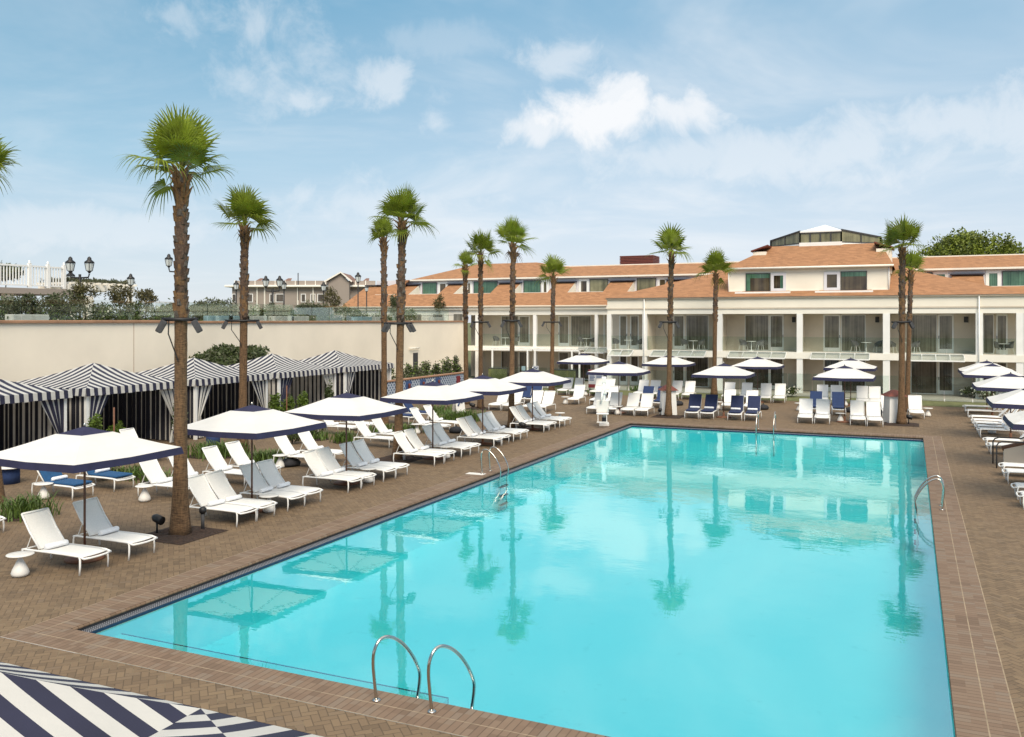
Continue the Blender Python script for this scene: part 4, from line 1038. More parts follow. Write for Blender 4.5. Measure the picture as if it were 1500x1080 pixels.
# stowed bags
for (u, v, lab) in ((520, 662, 'black bag under a second row lounger behind the third parasol'), (425, 683, 'black bag under a second row lounger near the small drop table'), (668, 634, 'black bag beside the eleventh second row lounger'), (872, 588, 'black bag under the lounger behind the pool lift'), (992, 594, 'black bag beside the kiosk and far palm'), (1118, 600, 'black bag behind the fourth navy lounger'), (1246, 604, 'black bag between the loungers under the overlapping parasols'), (1297, 608, 'black bag under the white lounger left of the second kiosk')):
    X, Y = gp(u, v); m = MB(); m.lathe([(.10, 0), (.30, .03), (.33, .12), (.24, .24), (.08, .29)], 'bag', 12, T=Matrix.Scale(1.3, 4, (1, 0, 0)))
    t = thing('bag', lab, 'bag', (X, Y, 0), random.uniform(0, 3)); m.build('body', t)
    m = MB(); m.tube([(-.14, 0, .25), (-.1, 0, .36), (.1, 0, .36), (.14, 0, .25)], .014, 'bag', 5); m.build('strap', t)
# ------------------------------------------------------------------ drop shaped side tables
def make_table():
    t = thing('side_table', None, 'side table')
    m = MB(); m.lathe([(.10, 0), (.155, .02), (.172, .07), (.15, .14), (.09, .26), (.045, .36), (.03, .42)], 'plastic_white', 22); m.build('base', t)
    m = MB(); m.lathe([(.03, .42), (.25, .432), (.262, .442), (.255, .452), (.1, .455)], 'plastic_white', 26); m.build('tabletop', t)
    return t
T0 = make_table(); tf = [True]
for X, Y, lab in ((-16.5, 12.38, 'beside the nearest lounger at the head of the long row'), (-23.0, 18.0, 'beside the nearer blue cushioned lounger'), (-20.05, 18.95, 'just left of the tall nearest palm trunk'), (-15.86, 19.28, 'under the second poolside parasol'), (-20.25, 25.2, 'in the second row near the third parasol'), (-15.85, 24.1, 'under the third poolside parasol'), (-15.95, 29.5, 'under the fourth poolside parasol'), (-20.6, 35.3, 'in the second row behind the fourth parasol'), (-16.0, 34.3, 'under the fifth poolside parasol'), (-16.0, 39.7, 'under the sixth poolside parasol'), (-16.4, 42.6, 'at the far end of the long row'), (-19.5, 51.6, 'at the foot of the first middle row lounger'), (-20.45, 58.0, 'between rearmost loungers by the rules board'), (-14.75, 47.1, 'under the front parasol beside the pool lift'), (-10.2, 52.1, 'behind the four navy loungers'), (-5.8, 53.2, 'left of the blue loungers under the overlapping parasols'), (-3.25, 48.3, 'under the front overlapping parasol'), (-3.6, 57.5, 'under the rear overlapping parasol'), (.87, 53.0, 'right of the second kiosk by the lounger end'), (3.43, 46.3, 'between loungers of the right side row')):
    o = T0 if tf[0] else dup(T0); tf[0] = False
    o.location = (X, Y, 0); tag(o, 'white drop shaped side table '+lab, 'side table', 'drop shaped side tables')
# ------------------------------------------------------------------ striped cabanas
def striped_tri(mb, A, B, apex, n, wa, wb):
    A, B, apex = map(Vector, (A, B, apex))
    for i in range(n):
        a0, a1 = i/n, (i+1)/n
        def top(a):
            h = 1-abs(2*a-1)
            mid_ = (A+B)/2; e = A+(B-A)*a
            p = e+(apex-mid_)*h; p.z -= .10*math.sin(pi*h)*1.0*(1-.0)
            return p
        def row(a, q_):
            e = A+(B-A)*a; h = (1-abs(2*a-1))*q_; p = e+(apex-(A+B)/2)*h; p.z -= .09*math.sin(pi*min(1, h)); return p
        K = 5
        for k_ in range(K):
            q0, q1 = k_/K, (k_+1)/K
            mb.add([row(a0, q0), row(a1, q0), row(a1, q1), row(a0, q1)], [(0, 1, 2, 3)], wa if i % 2 else wb)
def cabana(cx, cy, lab, rz_=0, full=True, a=2.5, ay=2.5, ze=2.62, zp=3.45, n=28):
    t = thing('cabana', lab, 'cabana', (cx, cy, 0), rz_, 'striped cabanas')
    m = MB(); C_ = [(-a, -ay, ze), (a, -ay, ze), (a, ay, ze), (-a, ay, ze)]
    for i in range(4): striped_tri(m, C_[i], C_[(i+1) % 4], (0, 0, zp), n, 'stripe_white', 'stripe_navy')
    rf = m.build('roof', t)
    m = MB()
    for i in range(4):
        A, B = Vector(C_[i]), Vector(C_[(i+1) % 4]); o_ = Vector(((A+B)/2).xy.to_3d()).normalized()
        for j in range(n):
            f0, f1 = j/n, (j+1)/n; p0, p1 = A+(B-A)*f0, A+(B-A)*f1
            dz0 = -.28+.012*math.sin(j*2.1); 
            for (z0_, z1_, e0, e1) in ((0, -.15, 0.004, .02), (-.15, dz0, .02, .035)):
                mb_ = m; mb_.add([p0+o_*e0+Vector((0, 0, z0_)), p1+o_*e0+Vector((0, 0, z0_)), p1+o_*e1+Vector((0, 0, z1_)), p0+o_*e1+Vector((0, 0, z1_))], [(0, 3, 2, 1)], 'stripe_white' if j % 2 else 'stripe_navy')
    m.build('valance', rf)
    if not full: 
        for sx in (-1, 1):
            for sy in (-1, 1):
                m = MB(); m.box(sx*2.3-.05, sy*1.7-.05, 0, sx*2.3+.05, sy*1.7+.05, 2.3, 'white_metal'); m.build('post', t)
        return t
    for sx in (-1, 1):
        for sy in (-1, 1):
            m = MB(); m.box(sx*2.32-.06, sy*2.32-.06, 0, sx*2.32+.06, sy*2.32+.06, 2.6, 'white_metal'); m.build('post', t)
    rng = random.Random(int(cy*10))
    def curtain(p0, p1, nst, name, z1=2.5, taper=None, wa='curtain_white', wb='curtain_navy'):
        m = MB(); p0, p1 = Vector(p0), Vector(p1); d_ = (p1-p0); nv = Vector((-d_.y, d_.x, 0)).normalized()
        sub = 3; N = nst*sub; ph = rng.uniform(0, 6)
        for j in range(N):
            vs = []
            for f in (j/N, (j+1)/N):
                for z in ((.06, 1.0, z1) if taper is None else (.06, 1.0, z1)):
                    g_ = f
                    if taper: 
                        k_ = {.06: .42, 1.0: .22, z1: 1.0}[z]; g_ = f*k_ if taper > 0 else 1-(1-f)*k_
                    w_ = .05*math.sin(f*nst*3.1+ph)+.03*math.sin(f*nst*1.3+ph*2)
                    p = p0+d_*g_+nv*w_*(1 if not taper else .6); vs.append((p.x, p.y, z))
            m.add(vs, [(0, 3, 4, 1), (1, 4, 5, 2)], wb if j % 6 < 3 else wa)
        m.build(name, t)
    curtain((-2.3, -2.25, 0), (-2.3, 2.25, 0), 30, 'back_curtain')
    curtain((-2.25, 2.3, 0), (2.2, 2.3, 0), 32, 'side_curtain'); curtain((2.2, -2.3, 0), (-2.25, -2.3, 0), 32, 'side_curtain')
    curtain((2.34, 2.25, 0), (2.34, 1.15, 0), 8, 'tied_curtain', 2.5, 1, 'stripe_white', 'stripe_navy'); curtain((2.34, -1.15, 0), (2.34, -2.25, 0), 8, 'tied_curtain', 2.5, -1, 'stripe_white', 'stripe_navy')
    return t
for i in range(5):
    cabana(-30.7, 20.75+5.6*i, f'navy and white striped cabana, {ORD[i]} from the camera in the row under the plaster wall')
cabana(-7.0, 2.85, 'striped cabana roof cut off at the bottom left picture corner', 0, False, ay=1.9, ze=2.5, zp=3.62, n=30)
cabana(-2.0, 2.85, 'striped canopy at the bottom edge touching the corner cabana roof', 0, False, ay=1.9, ze=2.5, zp=3.35, n=32)
t = thing('drum_table', 'round white table on a deep blue drum in the first cabana', 'table', (*gp(14, 708), 0))
m = MB(); m.lathe([(.30, 0), (.30, .50)], 'mid_blue', 24); m.build('drum', t); m = MB(); m.lathe([(.45, .502), (.47, .52), (.45, .54)], 'plastic_white', 28); m.build('tabletop', t)
t = thing('drum_table', 'deep blue drum table beside the third cabana behind the second parasol', 'table', (*gp(312, 652), 0))
m = MB(); m.lathe([(.28, 0), (.28, .48)], 'mid_blue', 24); m.build('drum', t); m = MB(); m.lathe([(.28, .482), (.30, .50), (.28, .52)], 'plastic_white', 28); m.build('tabletop', t)
for i in range(5):
    t = thing('cabana_sofa', f'dark cushioned sofa inside the striped cabana {ORD[i]} from the camera', 'sofa', (-32.0, 20.75+5.6*i, 0), 0, 'sofas in the cabanas')
    m = MB(); m.box(-.45, -1.5, .12, .5, 1.5, .40, 'charcoal', b=.03); m.build('seat', t); m = MB(); m.box(-.62, -1.5, .12, -.46, 1.5, .85, 'charcoal', b=.03); m.build('backrest', t)
# ------------------------------------------------------------------ pool hardware
def ladder(X, Y, rz_, lab, sep=.80, steps=True, slew=0.0):
    t = thing('pool_ladder', lab, 'pool ladder', (X, Y, 0), rz_)   # +x towards the water, origin at the deck sockets' midpoint
    for s_ in (-1, 1):
        y = sep/2*s_; pts = [(0, y, .0), (-.03, y, .28), (-.05, y, .52), (-.035, y, .68), (.02, y, .79), (.10, y, .835), (.20, y, .82), (.32, y, .75), (.45, y, .62), (.56, y, .46), (.645, y, .29), (.68, y, .17), (.675, y, .04), (.645, y, -.14), (.62, y, -.3), (.62, y, -1.2)]
        pts = [(x, yy-slew*x, z) for x, yy, z in pts]
        sm = []
        P_ = [Vector(p) for p in pts]
        for i in range(len(P_)-1):
            a, b = P_[i], P_[i+1]; pa = P_[max(i-1, 0)]; pb = P_[min(i+2, len(P_)-1)]
            for q_ in (0, .33, .66):
                sm.append(.5*((2*a)+(b-pa)*q_+(2*pa-5*a+4*b-pb)*q_*q_+(3*a-pa-3*b+pb)*q_**3))
        sm.append(P_[-1])
        m = MB(); m.tube(sm, .024, 'chrome', 10); m.build('handrail', t)
        m = MB(); m.lathe([(.062, .004), (.062, .018), (.035, .03)], 'chrome', 16, (0, y, 0)); m.build('escutcheon', t)
    if steps:
        for z in (-.42, -.72, -1.02):
            m = MB(); m.box(.58, -sep/2+.02-slew*.62, z-.02, .70, sep/2-.02-slew*.62, z+.02, 'charcoal', b=.008); m.build('step', t)
X0, Y0 = gp(551, 1027); X1, Y1 = gp(633, 1043)
ladder((X0+X1)/2, (Y0+Y1)/2, pi/2, 'polished steel ladder rails at the camera end of the pool', abs(X1-X0), True, .42)
ladder(-13.2, 27.3, 0, 'steel ladder rails on the long left pool edge under parasols', .62)
ladder(.80, 27.3, pi, 'steel ladder rails on the right pool edge', .55)
ladder(-6.25, 43.75, -pi/2, 'pale steel ladder rails at the far end before the navy loungers', .80, False)
m = MB(); m.box(-.32, -.16, .005, .32, .16, .012, 'plastic_white'); tag(m.build('depth_plate', loc=(*gp(697, 694.5), 0)), 'white plate set in the deck beside the left edge ladder', 'deck plate')
# pool lift
X, Y = gp(885, 624); t = thing('pool_lift', 'white pool lift with mast and seat at the far left pool corner', 'pool lift', (X, Y, 0), YAW-.1)
m = MB(); m.box(-.24, -.28, 0, .24, .28, .16, 'plastic_white', b=.03); m.box(-.11, -.12, .162, .13, .12, .42, 'charcoal', b=.02); m.build('base', t)
m = MB(); m.tube([(0, 0, .4), (0, 0, 1.0), (-.04, 0, 1.6), (-.02, 0, 2.35)], [.10, .10, .085, .09], 'white_metal', 10); m.box(-.14, -.12, 1.55, .12, .12, 1.95, 'white_metal', b=.04); m.box(-.11, -.1, 2.1, .11, .1, 2.42, 'white_metal', b=.03); m.build('mast', t)
m = MB(); m.tube([(0, -.1, 1.8), (-.1, -.45, 1.6), (-.15, -.5, 1.2)], .05, 'white_metal', 8); m.build('arm', t)
m = MB(); m.box(-.38, -.80, .62, .22, -.36, .70, 'plastic_white', b=.03); m.box(-.38, -.40, .702, .22, -.34, 1.30, 'plastic_white', b=.025)
m.build('seat', t)
for sx in (-.42, .24):
    m = MB(); m.tube([(sx, -.36, .95), (sx, -.75, .93), (sx, -.78, .90)], .028, 'plastic_white', 7); m.build('armrest', t)
m = MB(); m.box(-.36, -1.02, .26, .18, -.80, .30, 'plastic_white', b=.01); m.tube([(-.3, -.78, .62), (-.3, -.92, .30)], .02, 'plastic_white', 5); m.tube([(.12, -.78, .62), (.12, -.92, .30)], .02, 'plastic_white', 5); m.build('footrest', t)
# towel kiosks behind palms
for X, Y, lab in ((PT[8][0]-.25, PT[8][1]+.95, 'white kiosk with terracotta roof behind the palm beside navy loungers'), (PT[10][0]-.35, PT[10][1]+.75, 'white kiosk with terracotta roof behind the paired palms')):
    t = thing('towel_kiosk', lab, 'kiosk', (X, Y, 0), YAW)
    m = MB(); vs = []
    for z, h in ((0, .42), (1.36, .36)): vs += [(-h, -h, z), (h, -h, z), (h, h, z), (-h, h, z)]
    m.add(vs, [(0, 1, 5, 4), (1, 2, 6, 5), (2, 3, 7, 6), (3, 0, 4, 7), (4, 5, 6, 7)], 'white_trim'); m.build('body', t)
    m = MB(); h = .5; m.add([(-h, -h, 1.36), (h, -h, 1.36), (h, h, 1.36), (-h, h, 1.36), (-.1, -.1, 1.66), (.1, -.1, 1.66), (.1, .1, 1.66), (-.1, .1, 1.66)], [(3, 2, 1, 0), (0, 1, 5, 4), (1, 2, 6, 5), (2, 3, 7, 6), (3, 0, 4, 7), (4, 5, 6, 7)], 'louvre'); m.build('roof', t)
# rules board, small notices
def text(s_, size, loc, parent, mt, name='lettering', rx=pi/2, rz_=0, al='CENTER'):
    cu = bpy.data.curves.new(name, 'FONT'); cu.body = s_; cu.size = size; cu.align_x = al; cu.extrude = .002
    o = bpy.data.objects.new(name, cu); COL.objects.link(o); o.location = loc; o.rotation_euler = (rx, 0, rz_); o.parent = parent; cu.materials.append(M[mt]); return o
Yb_ = 62.0; a = xU(862, Yb_); b = xU(883.5, Yb_)
t = thing('rules_board', 'red bordered pool rules board standing behind the rear loungers', 'sign', ((a+b)/2, Yb_, 0)); hw = (b-a)/2
zt_, zb_ = zV(541.5, a, Yb_), zV(568, a, Yb_)
m = MB(); m.box(-hw, 0, zb_, hw, .04, zt_, 'sign_white'); m.build('panel', t)
m = MB(); m.box(-hw, -.012, zt_-.24, hw, -.002, zt_, 'red_sign'); m.box(-hw, -.012, zb_, hw, -.002, zb_+.26, 'red_sign'); m.build('band', t)
m = MB()
rng = random.Random(4)
for i in range(5): m.box(-hw+.08, -.01, zt_-.40-.10*i, -.06-.1*rng.random(), -.002, zt_-.345-.10*i, 'sign_blue'); m.box(.04, -.01, zt_-.40-.10*i, hw-.08-.14*rng.random(), -.002, zt_-.345-.10*i, 'sign_blue')
m.build('lettering', t)
m = MB(); m.box(-hw+.06, .042, 0, -hw+.12, .08, zt_, 'charcoal'); m.box(hw-.12, .042, 0, hw-.06, .08, zt_, 'charcoal'); m.build('post', t)
for u0, u1, v0, v1, Y_, mt, lab in ((764, 769.5, 536.5, 543, 62.7, 'planter_blue', 'small pale blue notice on the glass pool fence'), (780, 789, 536, 542, 62.7, 'sign_white', 'small white notice with blue wave mark on the glass fence')):
    a, b = xU(u0, Y_), xU(u1, Y_); z0, z1 = zV(v1, a, Y_), zV(v0, a, Y_); t = thing('notice', lab, 'notice', ((a+b)/2, Y_, z0)); hw = (b-a)/2
    m = MB(); m.box(-hw, 0, 0, hw, .02, z1-z0, mt, b=.004); m.build('panel', t)
    if mt == 'sign_white': m = MB(); m.tube([(-hw*.7, -.01, .1), (-hw*.2, -.01, .22), (hw*.2, -.01, .1), (hw*.7, -.01, .2)], .03, 'sign_blue', 5); m.build('emblem', t)
    m = MB(); m.box(-.02, .022, -z0, .02, .04, 0, 'charcoal'); m.build('post', t)
X, Y = gp(672, 604); t = thing('sandwich_board', 'white sandwich board with a blue wave among the low plants', 'sign', (X, Y, 0), YAW+.5)
m = MB()
for s_ in (-1, 1): m.add([(-.28, .28*s_, 0), (.28, .28*s_, 0), (.26, .03*s_, 1.0), (-.26, .03*s_, 1.0), (-.28, .31*s_, 0), (.28, .31*s_, 0), (.26, .06*s_, 1.0), (-.26, .06*s_, 1.0)], [(0, 1, 2, 3), (4, 7, 6, 5), (0, 4, 5, 1), (1, 5, 6, 2), (2, 6, 7, 3), (3, 7, 4, 0)], 'plastic_white')
m.build('panel', t)
m = MB(); m.tube([(-.16, -.235, .38), (0, -.18, .60), (.1, -.195, .52), (.14, -.15, .72), (.0, -.13, .80)], .045, 'sign_blue', 6); m.build('emblem', t)
# low tiled wall behind the long row
ya, yb2 = yU(566, -28.2), yU(681, -28.2)
t = thing('tile_wall', 'low wall of blue and white diamond tiles with terracotta coping', 'wall', (-28.2, ya, 0)); L = yb2-ya
m = MB(); m.box(-.22, 0, 0, 0, L, 1.52, 'diamond_tile'); m.build('tiling', t)
m = MB(); m.box(-.28, -.03, 1.522, .06, L+.03, 1.62, 'terracotta', b=.02); m.build('coping', t)
for u in (598, 619, 641.5):
    y = yU(u, -28.2)-ya; m = MB(); m.box(.002, y-.33, .75, .03, y+.33, 1.45, 'sign_blue'); m.build('niche', t)
    m = MB(); m.lathe([(.05, 0), (.10, .06), (.06, .2), (.09, .3), (.03, .36)], 'louvre', 10, (.09, y, .95)); m.build('spout', t)
m = MB(); m.box(-.24, L+.035, 0, .05, L+.3, 1.6, 'white_trim', b=.01); m.build('end_pier', t)
m = MB(); m.box(.01, yU(671, -28.2)-ya-.25, .7, .05, yU(671, -28.2)-ya+.25, 1.4, 'red_sign', b=.02); m.build('painted_panel', t)
# right side handrails and stepped cream wall
t = thing('step_handrail', 'pair of bent grey tube handrails beside the right row loungers', 'handrail', (0, 0, 0))
for (u, v, ut, vt) in ((1454.5, 679, 1458, 641), (1460, 686, 1463, 647)):
    X, Y = gp(u, v); h = zV(vt, X, Y); m = MB()
    m.tube([(X, Y, 0), (X, Y, h-.14), (X+.06, Y+.005, h-.04), (X+.2, Y+.02, h+.01), (X+.9, Y+.1, h+.0), (X+1.4, Y+.15, h+.22), (X+2.2, Y+.24, h+.32)], .025, 'charcoal', 8); m.build('rail', t)
X, Y = gp(1464, 681); t = thing('step_wall', 'cream step wall with brown sloping coping between right side loungers', 'wall', (X+.15, Y+.1, 0))
m = MB(); m.add([(0, 0, 0), (4, 0, 0), (4, 0, 1.75), (0, 0, .55), (0, .25, 0), (4, .25, 0), (4, .25, 1.75), (0, .25, .55)], [(0, 1, 2, 3), (5, 4, 7, 6), (0, 3, 7, 4), (1, 5, 6, 2), (3, 2, 6, 7)], 'shade_wall'); m.build('plaster', t)
m = MB(); m.tube([(-.05, .125, .56), (4, .125, 1.78)], .10, 'rust_base', 6); m.build('coping', t)
# ------------------------------------------------------------------ balcony furniture
def make_chair():
    t = thing('wicker_chair', None, 'chair')
    m = MB(); m.lathe([(.20, .42), (.25, .44), (.25, .47), (.22, .48)], 'wicker', 14); m.build('seat', t)
    m = MB(); vs = []; n = 12
    for i in range(n+1):
        a = R(-25+230*i/n); h = .62+.26*math.sin(pi*i/n)
        for z, r_ in ((.45, .25), (.45+(h-.45)*.5, .29), (h, .31)): vs.append((r_*math.cos(a), r_*math.sin(a), z))
    m.add(vs, [(i*3+j, i*3+3+j, i*3+4+j, i*3+1+j) for i in range(n) for j in range(2)], 'wicker', True); m.build('backrest', t)
    for sx in (-1, 1):
        for sy in (-1, 1): m = MB(); m.tube([(.17*sx, .17*sy, .43), (.24*sx, .24*sy, 0)], .016, 'white_metal', 5); m.build('leg', t)
    return t
def make_btable():
    t = thing('balcony_table', None, 'table')
    m = MB(); m.lathe([(.34, .70), (.35, .715), (.34, .73)], 'white_metal', 20); m.build('tabletop', t)
    m = MB(); m.lathe([(.22, 0), (.20, .03), (.03, .06), (.03, .70)], 'white_metal', 12); m.build('pedestal', t)
    return t
C0, B0_ = make_chair(), make_btable(); cf = [True, True]
sets = [(727, 741, 756, FW+1.2, 'leftmost'), (851, None, 868, FW+1.2, 'second'), (902, 921, 936, FP+1.2, 'third'), (1003, 1016, 1027, FP+1.2, 'fourth'), (1089, 1101, 1113, FP+1.2, 'fifth'), (1253, 1269, 1286, FP+1.2, 'sixth'), (1307, None, 1341, FP+1.2, 'seventh'), (1463, None, 1478, FP+1.2, 'rightmost')]
for (u1, ut, u2, Yc_, nm) in sets:
    for j, u in enumerate((u1, u2)):
        o = C0 if cf[0] else dup(C0); cf[0] = False
        o.location = (xU(u, Yc_), Yc_, SLAB); o.rotation_euler.z = R(-60 if j else 60); tag(o, f'grey wicker balcony chair on the {nm} furnished balcony, its {"right" if j else "left"} seat', 'chair', 'wicker chairs on the balconies')
    if ut is None: ut = (u1+u2)/2
    o = B0_ if cf[1] else dup(B0_); cf[1] = False
    o.location = (xU(ut, Yc_), Yc_-.1, SLAB); tag(o, f'small white pedestal table on the {nm} furnished balcony', 'table', 'tables on the balconies')
# ------------------------------------------------------------------ leaves
def leafcloud(mb, n, fn, size, mt, rng, flat=.3, asp=.5):
    for i in range(n):
        p, o = fn(rng)
        s_ = size*rng.uniform(.6, 1.4)
        d_ = (Vector((rng.gauss(0, 1), rng.gauss(0, 1), rng.gauss(0, 1)))+o*1.2).normalized()
        a = d_.cross(Vector((rng.gauss(0, 1), rng.gauss(0, 1), rng.gauss(0, 1)))).normalized(); b = d_.cross(a)
        t_ = d_*.5+b*.8
        mb.add([p-a*s_*asp*.5-t_*s_*.1, p+a*s_*asp*.5-t_*s_*.1, p+a*s_*asp*.35+t_*s_*.55+d_*.15*s_, p+t_*s_, p-a*s_*asp*.35+t_*s_*.55], [(0, 1, 2, 3, 4)], mt)
def clumpy(cx, cy, cz, rx, ry, rz__, k_, rng, rr=.42):
    cs = []
    for i in range(k_):
        while True:
            v = Vector((rng.uniform(-1, 1), rng.uniform(-1, 1), rng.uniform(-1, 1)))
            if v.length < 1: break
        v = v*(.78/max(.35, v.length)**.35)
        cs.append((Vector((cx+v.x*rx, cy+v.y*ry, cz+v.z*rz__)), rng.uniform(.7, 1.25)*rr))
    def fn(r):
        c, s_ = cs[r.randrange(len(cs))]
        v = Vector((r.gauss(0, 1), r.gauss(0, 1), r.gauss(0, 1))).normalized(); q_ = r.random()**.45
        p = c+Vector((v.x*rx, v.y*ry, v.z*rz__))*s_*q_
        return p, v
    return fn
def bush(name, lab, cat, X, Y, z, w, h, n, leaf, mt, seed, group=None, k_=14, trunk=0, mt2=None, flowers=0, rr=.42):
    rng = random.Random(seed); t = thing(name, lab, cat, (X, Y, z), 0, group)
    m = MB(); fn = clumpy(0, 0, trunk+(h-trunk)/2, w/2*.72, w/2*.72, (h-trunk)/2*.72, k_, rng, rr)
    leafcloud(m, n, fn, leaf, mt, rng)
    if mt2: leafcloud(m, n//3, fn, leaf, mt2, rng)
    m.build('foliage', t)
    if flowers:
        m = MB()
        for i in range(flowers):
            p, o = fn(rng); p = p+o*.06; T = Matrix.Translation(p) @ Matrix.Rotation(rng.uniform(0, 3), 4, 'X') @ Matrix.Rotation(rng.uniform(0, 3), 4, 'Y')
            for k2 in range(2): m.add([(-.05, -.05, 0), (.05, -.05, 0), (.05, .05, .03), (-.05, .05, 0)], [(0, 1, 2, 3)], 'petal', T=T @ Matrix.Rotation(k2*1.2, 4, 'X'))
        m.build('blossom', t)
    m = MB()
    for i in range(3 if not trunk else 1):
        a = rng.uniform(0, 6.3); m.tube([(0, 0, 0), (.05*math.cos(a), .05*math.sin(a), h*.35), (w*.15*math.cos(a), w*.15*math.sin(a), h*.65)], [max(.02, h*.018), max(.015, h*.014), .008], 'stem', 5)
    m.build('stem', t)
    return t
def straps(lab, X, Y, w, h, n, seed, group='strap leaved plants along the beds'):
    rng = random.Random(seed); t = thing('strap_leaf_plant', lab, 'plant', (X, Y, 0), 0, group)
    m = MB()
    for i in range(n):
        bx, by = rng.gauss(0, w*.22), rng.gauss(0, w*.22); a = rng.uniform(0, 6.3); L = h*rng.uniform(.7, 1.25); out = rng.uniform(.25, .8)*L*.8
        dv = Vector((math.cos(a), math.sin(a), 0)); pv = Vector((-dv.y, dv.x, 0)); ww = .018*rng.uniform(.7, 1.4); vs = []
        for q_ in (0, .35, .7, 1):
            c = Vector((bx, by, 0))+dv*out*q_**1.4+Vector((0, 0, L*(1.25*q_-.62*q_*q_))); k2 = ww*(1-.85*q_**2); vs += [c-pv*k2, c+pv*k2]
        m.add(vs, [(0, 1, 3, 2), (2, 3, 5, 4), (4, 5, 7, 6)], 'agapanthus')
    m.build('foliage', t)
    m = MB(); m.lathe([(w*.42, -.01), (w*.38, .03), (.05, .05)], 'mulch', 14); m.build('soil', t)
    return t
rg = random.Random(3)
for i, (u, v, w_, h, n, lab) in enumerate(((38, 756, 1.3, .75, 260, 'before the first parasol near the picture edge'), (305, 668, 1.5, .75, 260, 'left clump behind the palm and second parasol'), (338, 668, 1.3, .75, 220, 'below the second parasol beside the slender palm'), (378, 678, 1.0, .6, 170, 'in front of the slender palm foot'), (398, 676, .9, .6, 150, 'right of the slender palm foot'), (195, 700, 1.1, .6, 160, 'behind the farther blue lounger'), (228, 706, .9, .55, 130, 'beside the tall palm trunk, low'), (465, 644, 1.0, .55, 140, 'below the third parasol corner'), (505, 648, 1.0, .65, 170, 'at the third parasol pole'), (560, 634, 1.1, .6, 160, 'between the paired palms'), (600, 634, 1.1, .6, 160, 'right of the palm by the fourth parasol'), (640, 606, 1.6, .7, 200, 'under the fourth parasol border'), (663, 616, 1.5, .7, 220, 'left of the wave sandwich board foot'), (684, 616, 1.5, .75, 240, 'right of the wave sandwich board'), (880, 578, 1.4, .5, 120, 'beside the rules board'), (935, 572, 1.6, .5, 120, 'low yellow green patch behind the middle far loungers'))):
    X, Y = gp(u, v); straps('green strap leaf clump '+lab, X, Y, w_*1.25, h, n, 40+i)
for i, (u, v, w_, h, lab) in enumerate(((138, 660, .75, 2.05, 'lime green upright shrub between the first and second cabanas'), (171, 660, .75, 1.75, 'lower lime green upright shrub before the second cabana'), (405, 628, .85, 1.9, 'upright green shrub left of three before the fourth cabana'), (424, 626, .75, 1.6, 'shortest upright green shrub before the fourth cabana'), (443, 624, .8, 2.2, 'bright topped upright shrub right of three before the fourth cabana'), (262, 640, .7, 2.6, 'dark upright shrub between the second and third cabanas'), (482, 620, .6, 2.5, 'dark narrow shrub between the fourth and last cabanas'))):
    X = -27.3; Y = yU(u, X); h = zV((589, 610, 568, 574, 566, 560, 548)[i], X, Y); bush('upright_shrub', lab, 'shrub', X, Y, 0, w_*1.15, h, 1100, .10, 'lime_plant' if i not in (5, 6) else 'dark_leaf', 70+i, 'upright shrubs by the cabanas', 22, mt2='dark_leaf' if i in (2, 3) else None)
for i, u in enumerate((167, 420)):
    X = -26.6; t = thing('timber_stake', 'short orange timber stake behind the '+('second cabana shrub' if i == 0 else 'three shrubs of the fourth cabana'), 'stake', (X, yU(u, X), 0)); m = MB(); m.tube([(0, 0, 0), (0, 0, zV((597, 565)[i], X, yU(u, X)))], .03, 'rust_base', 6); m.build('post', t)
# low dark hedge mounds
for i, (u, v, w_, h, lab) in enumerate(((452, 643, 2.2, .8, 'dark rounded shrub under the second parasol tip'), (428, 650, 1.6, .7, 'low dark shrub left of the rounded one under the parasol tip'), (150, 702, 1.5, .7, 'low dark shrub behind the farther blue lounger'))):
    X, Y = gp(u, v); bush('low_shrub', lab, 'shrub', X, Y, 0, w_, h, 900, .08, 'dark_leaf', 90+i, None, 18)
# screen of slim shrubs behind the tiled wall
hx = -29.6
for i, (u, vt, w_) in enumerate(((571, 529, 1.0), (597, 530, 1.1), (612, 529, .9), (624, 524, 1.1), (640, 526, 1.1), (653, 521, 1.1), (667, 519, 1.1))):
    Y = yU(u, hx); h = zV(vt, hx, Y); bush('screen_shrub', f'slim green screen shrub behind the tile wall, {ORD[i]} from left', 'shrub', hx, Y, 0, w_*1.25, h*1.08, 1100, .13, 'olive_leaf', 120+i, 'screen shrubs behind the tile wall', 22, mt2='lime_plant')
# big rounded tree rising behind the third cabana
X = -33.6; Y = yU(342, X); bush('round_tree', 'rounded dark evergreen tree rising behind the third and fourth cabanas', 'tree', X, Y, 0, 7.4, 4.35, 9000, .20, 'dark_leaf', 200, None, 70, 1.2, 'olive_leaf', rr=.26)
# ------------------------------------------------------------------ roof terrace planting
TZ0 = 4.98
rng = random.Random(11)
tx = -38.2
items = [(15, 'olive', 2.0, 1.5), (45, 'olive', 1.8, 1.4), (75, 'olive', 2.2, 1.5), (100, 'olive', 2.2, 1.7), (126, 'red', 1.8, 2.1), (150, 'rose', 1.8, 1.1), (177, 'red', 1.7, 2.2), (193, 'rose', 1.6, 1.2), (212, 'red', 2.0, 1.9), (232, 'rose', 1.8, 1.2), (250, 'olive', 1.6, 1.2), (290, 'olive', 1.9, 1.4), (313, 'olive', 2.0, 1.5), (333, 'olive', 1.9, 1.5), (380, 'rose', 1.6, 1.1), (402, 'olive', 2.0, 1.4), (420, 'rose', 1.6, 1.0), (452, 'olive', 2.2, 1.5), (472, 'olive', 2.0, 1.5), (486, 'red', 1.5, 2.5), (506, 'rose', 2.2, 1.3), (523, 'rose', 1.8, 1.0), (578, 'olive', 1.3, 2.5), (600, 'rose', 1.8, 1.2), (644, 'red', 1.3, 2.4), (657, 'rose', 1.5, .7)]
cnt = {}
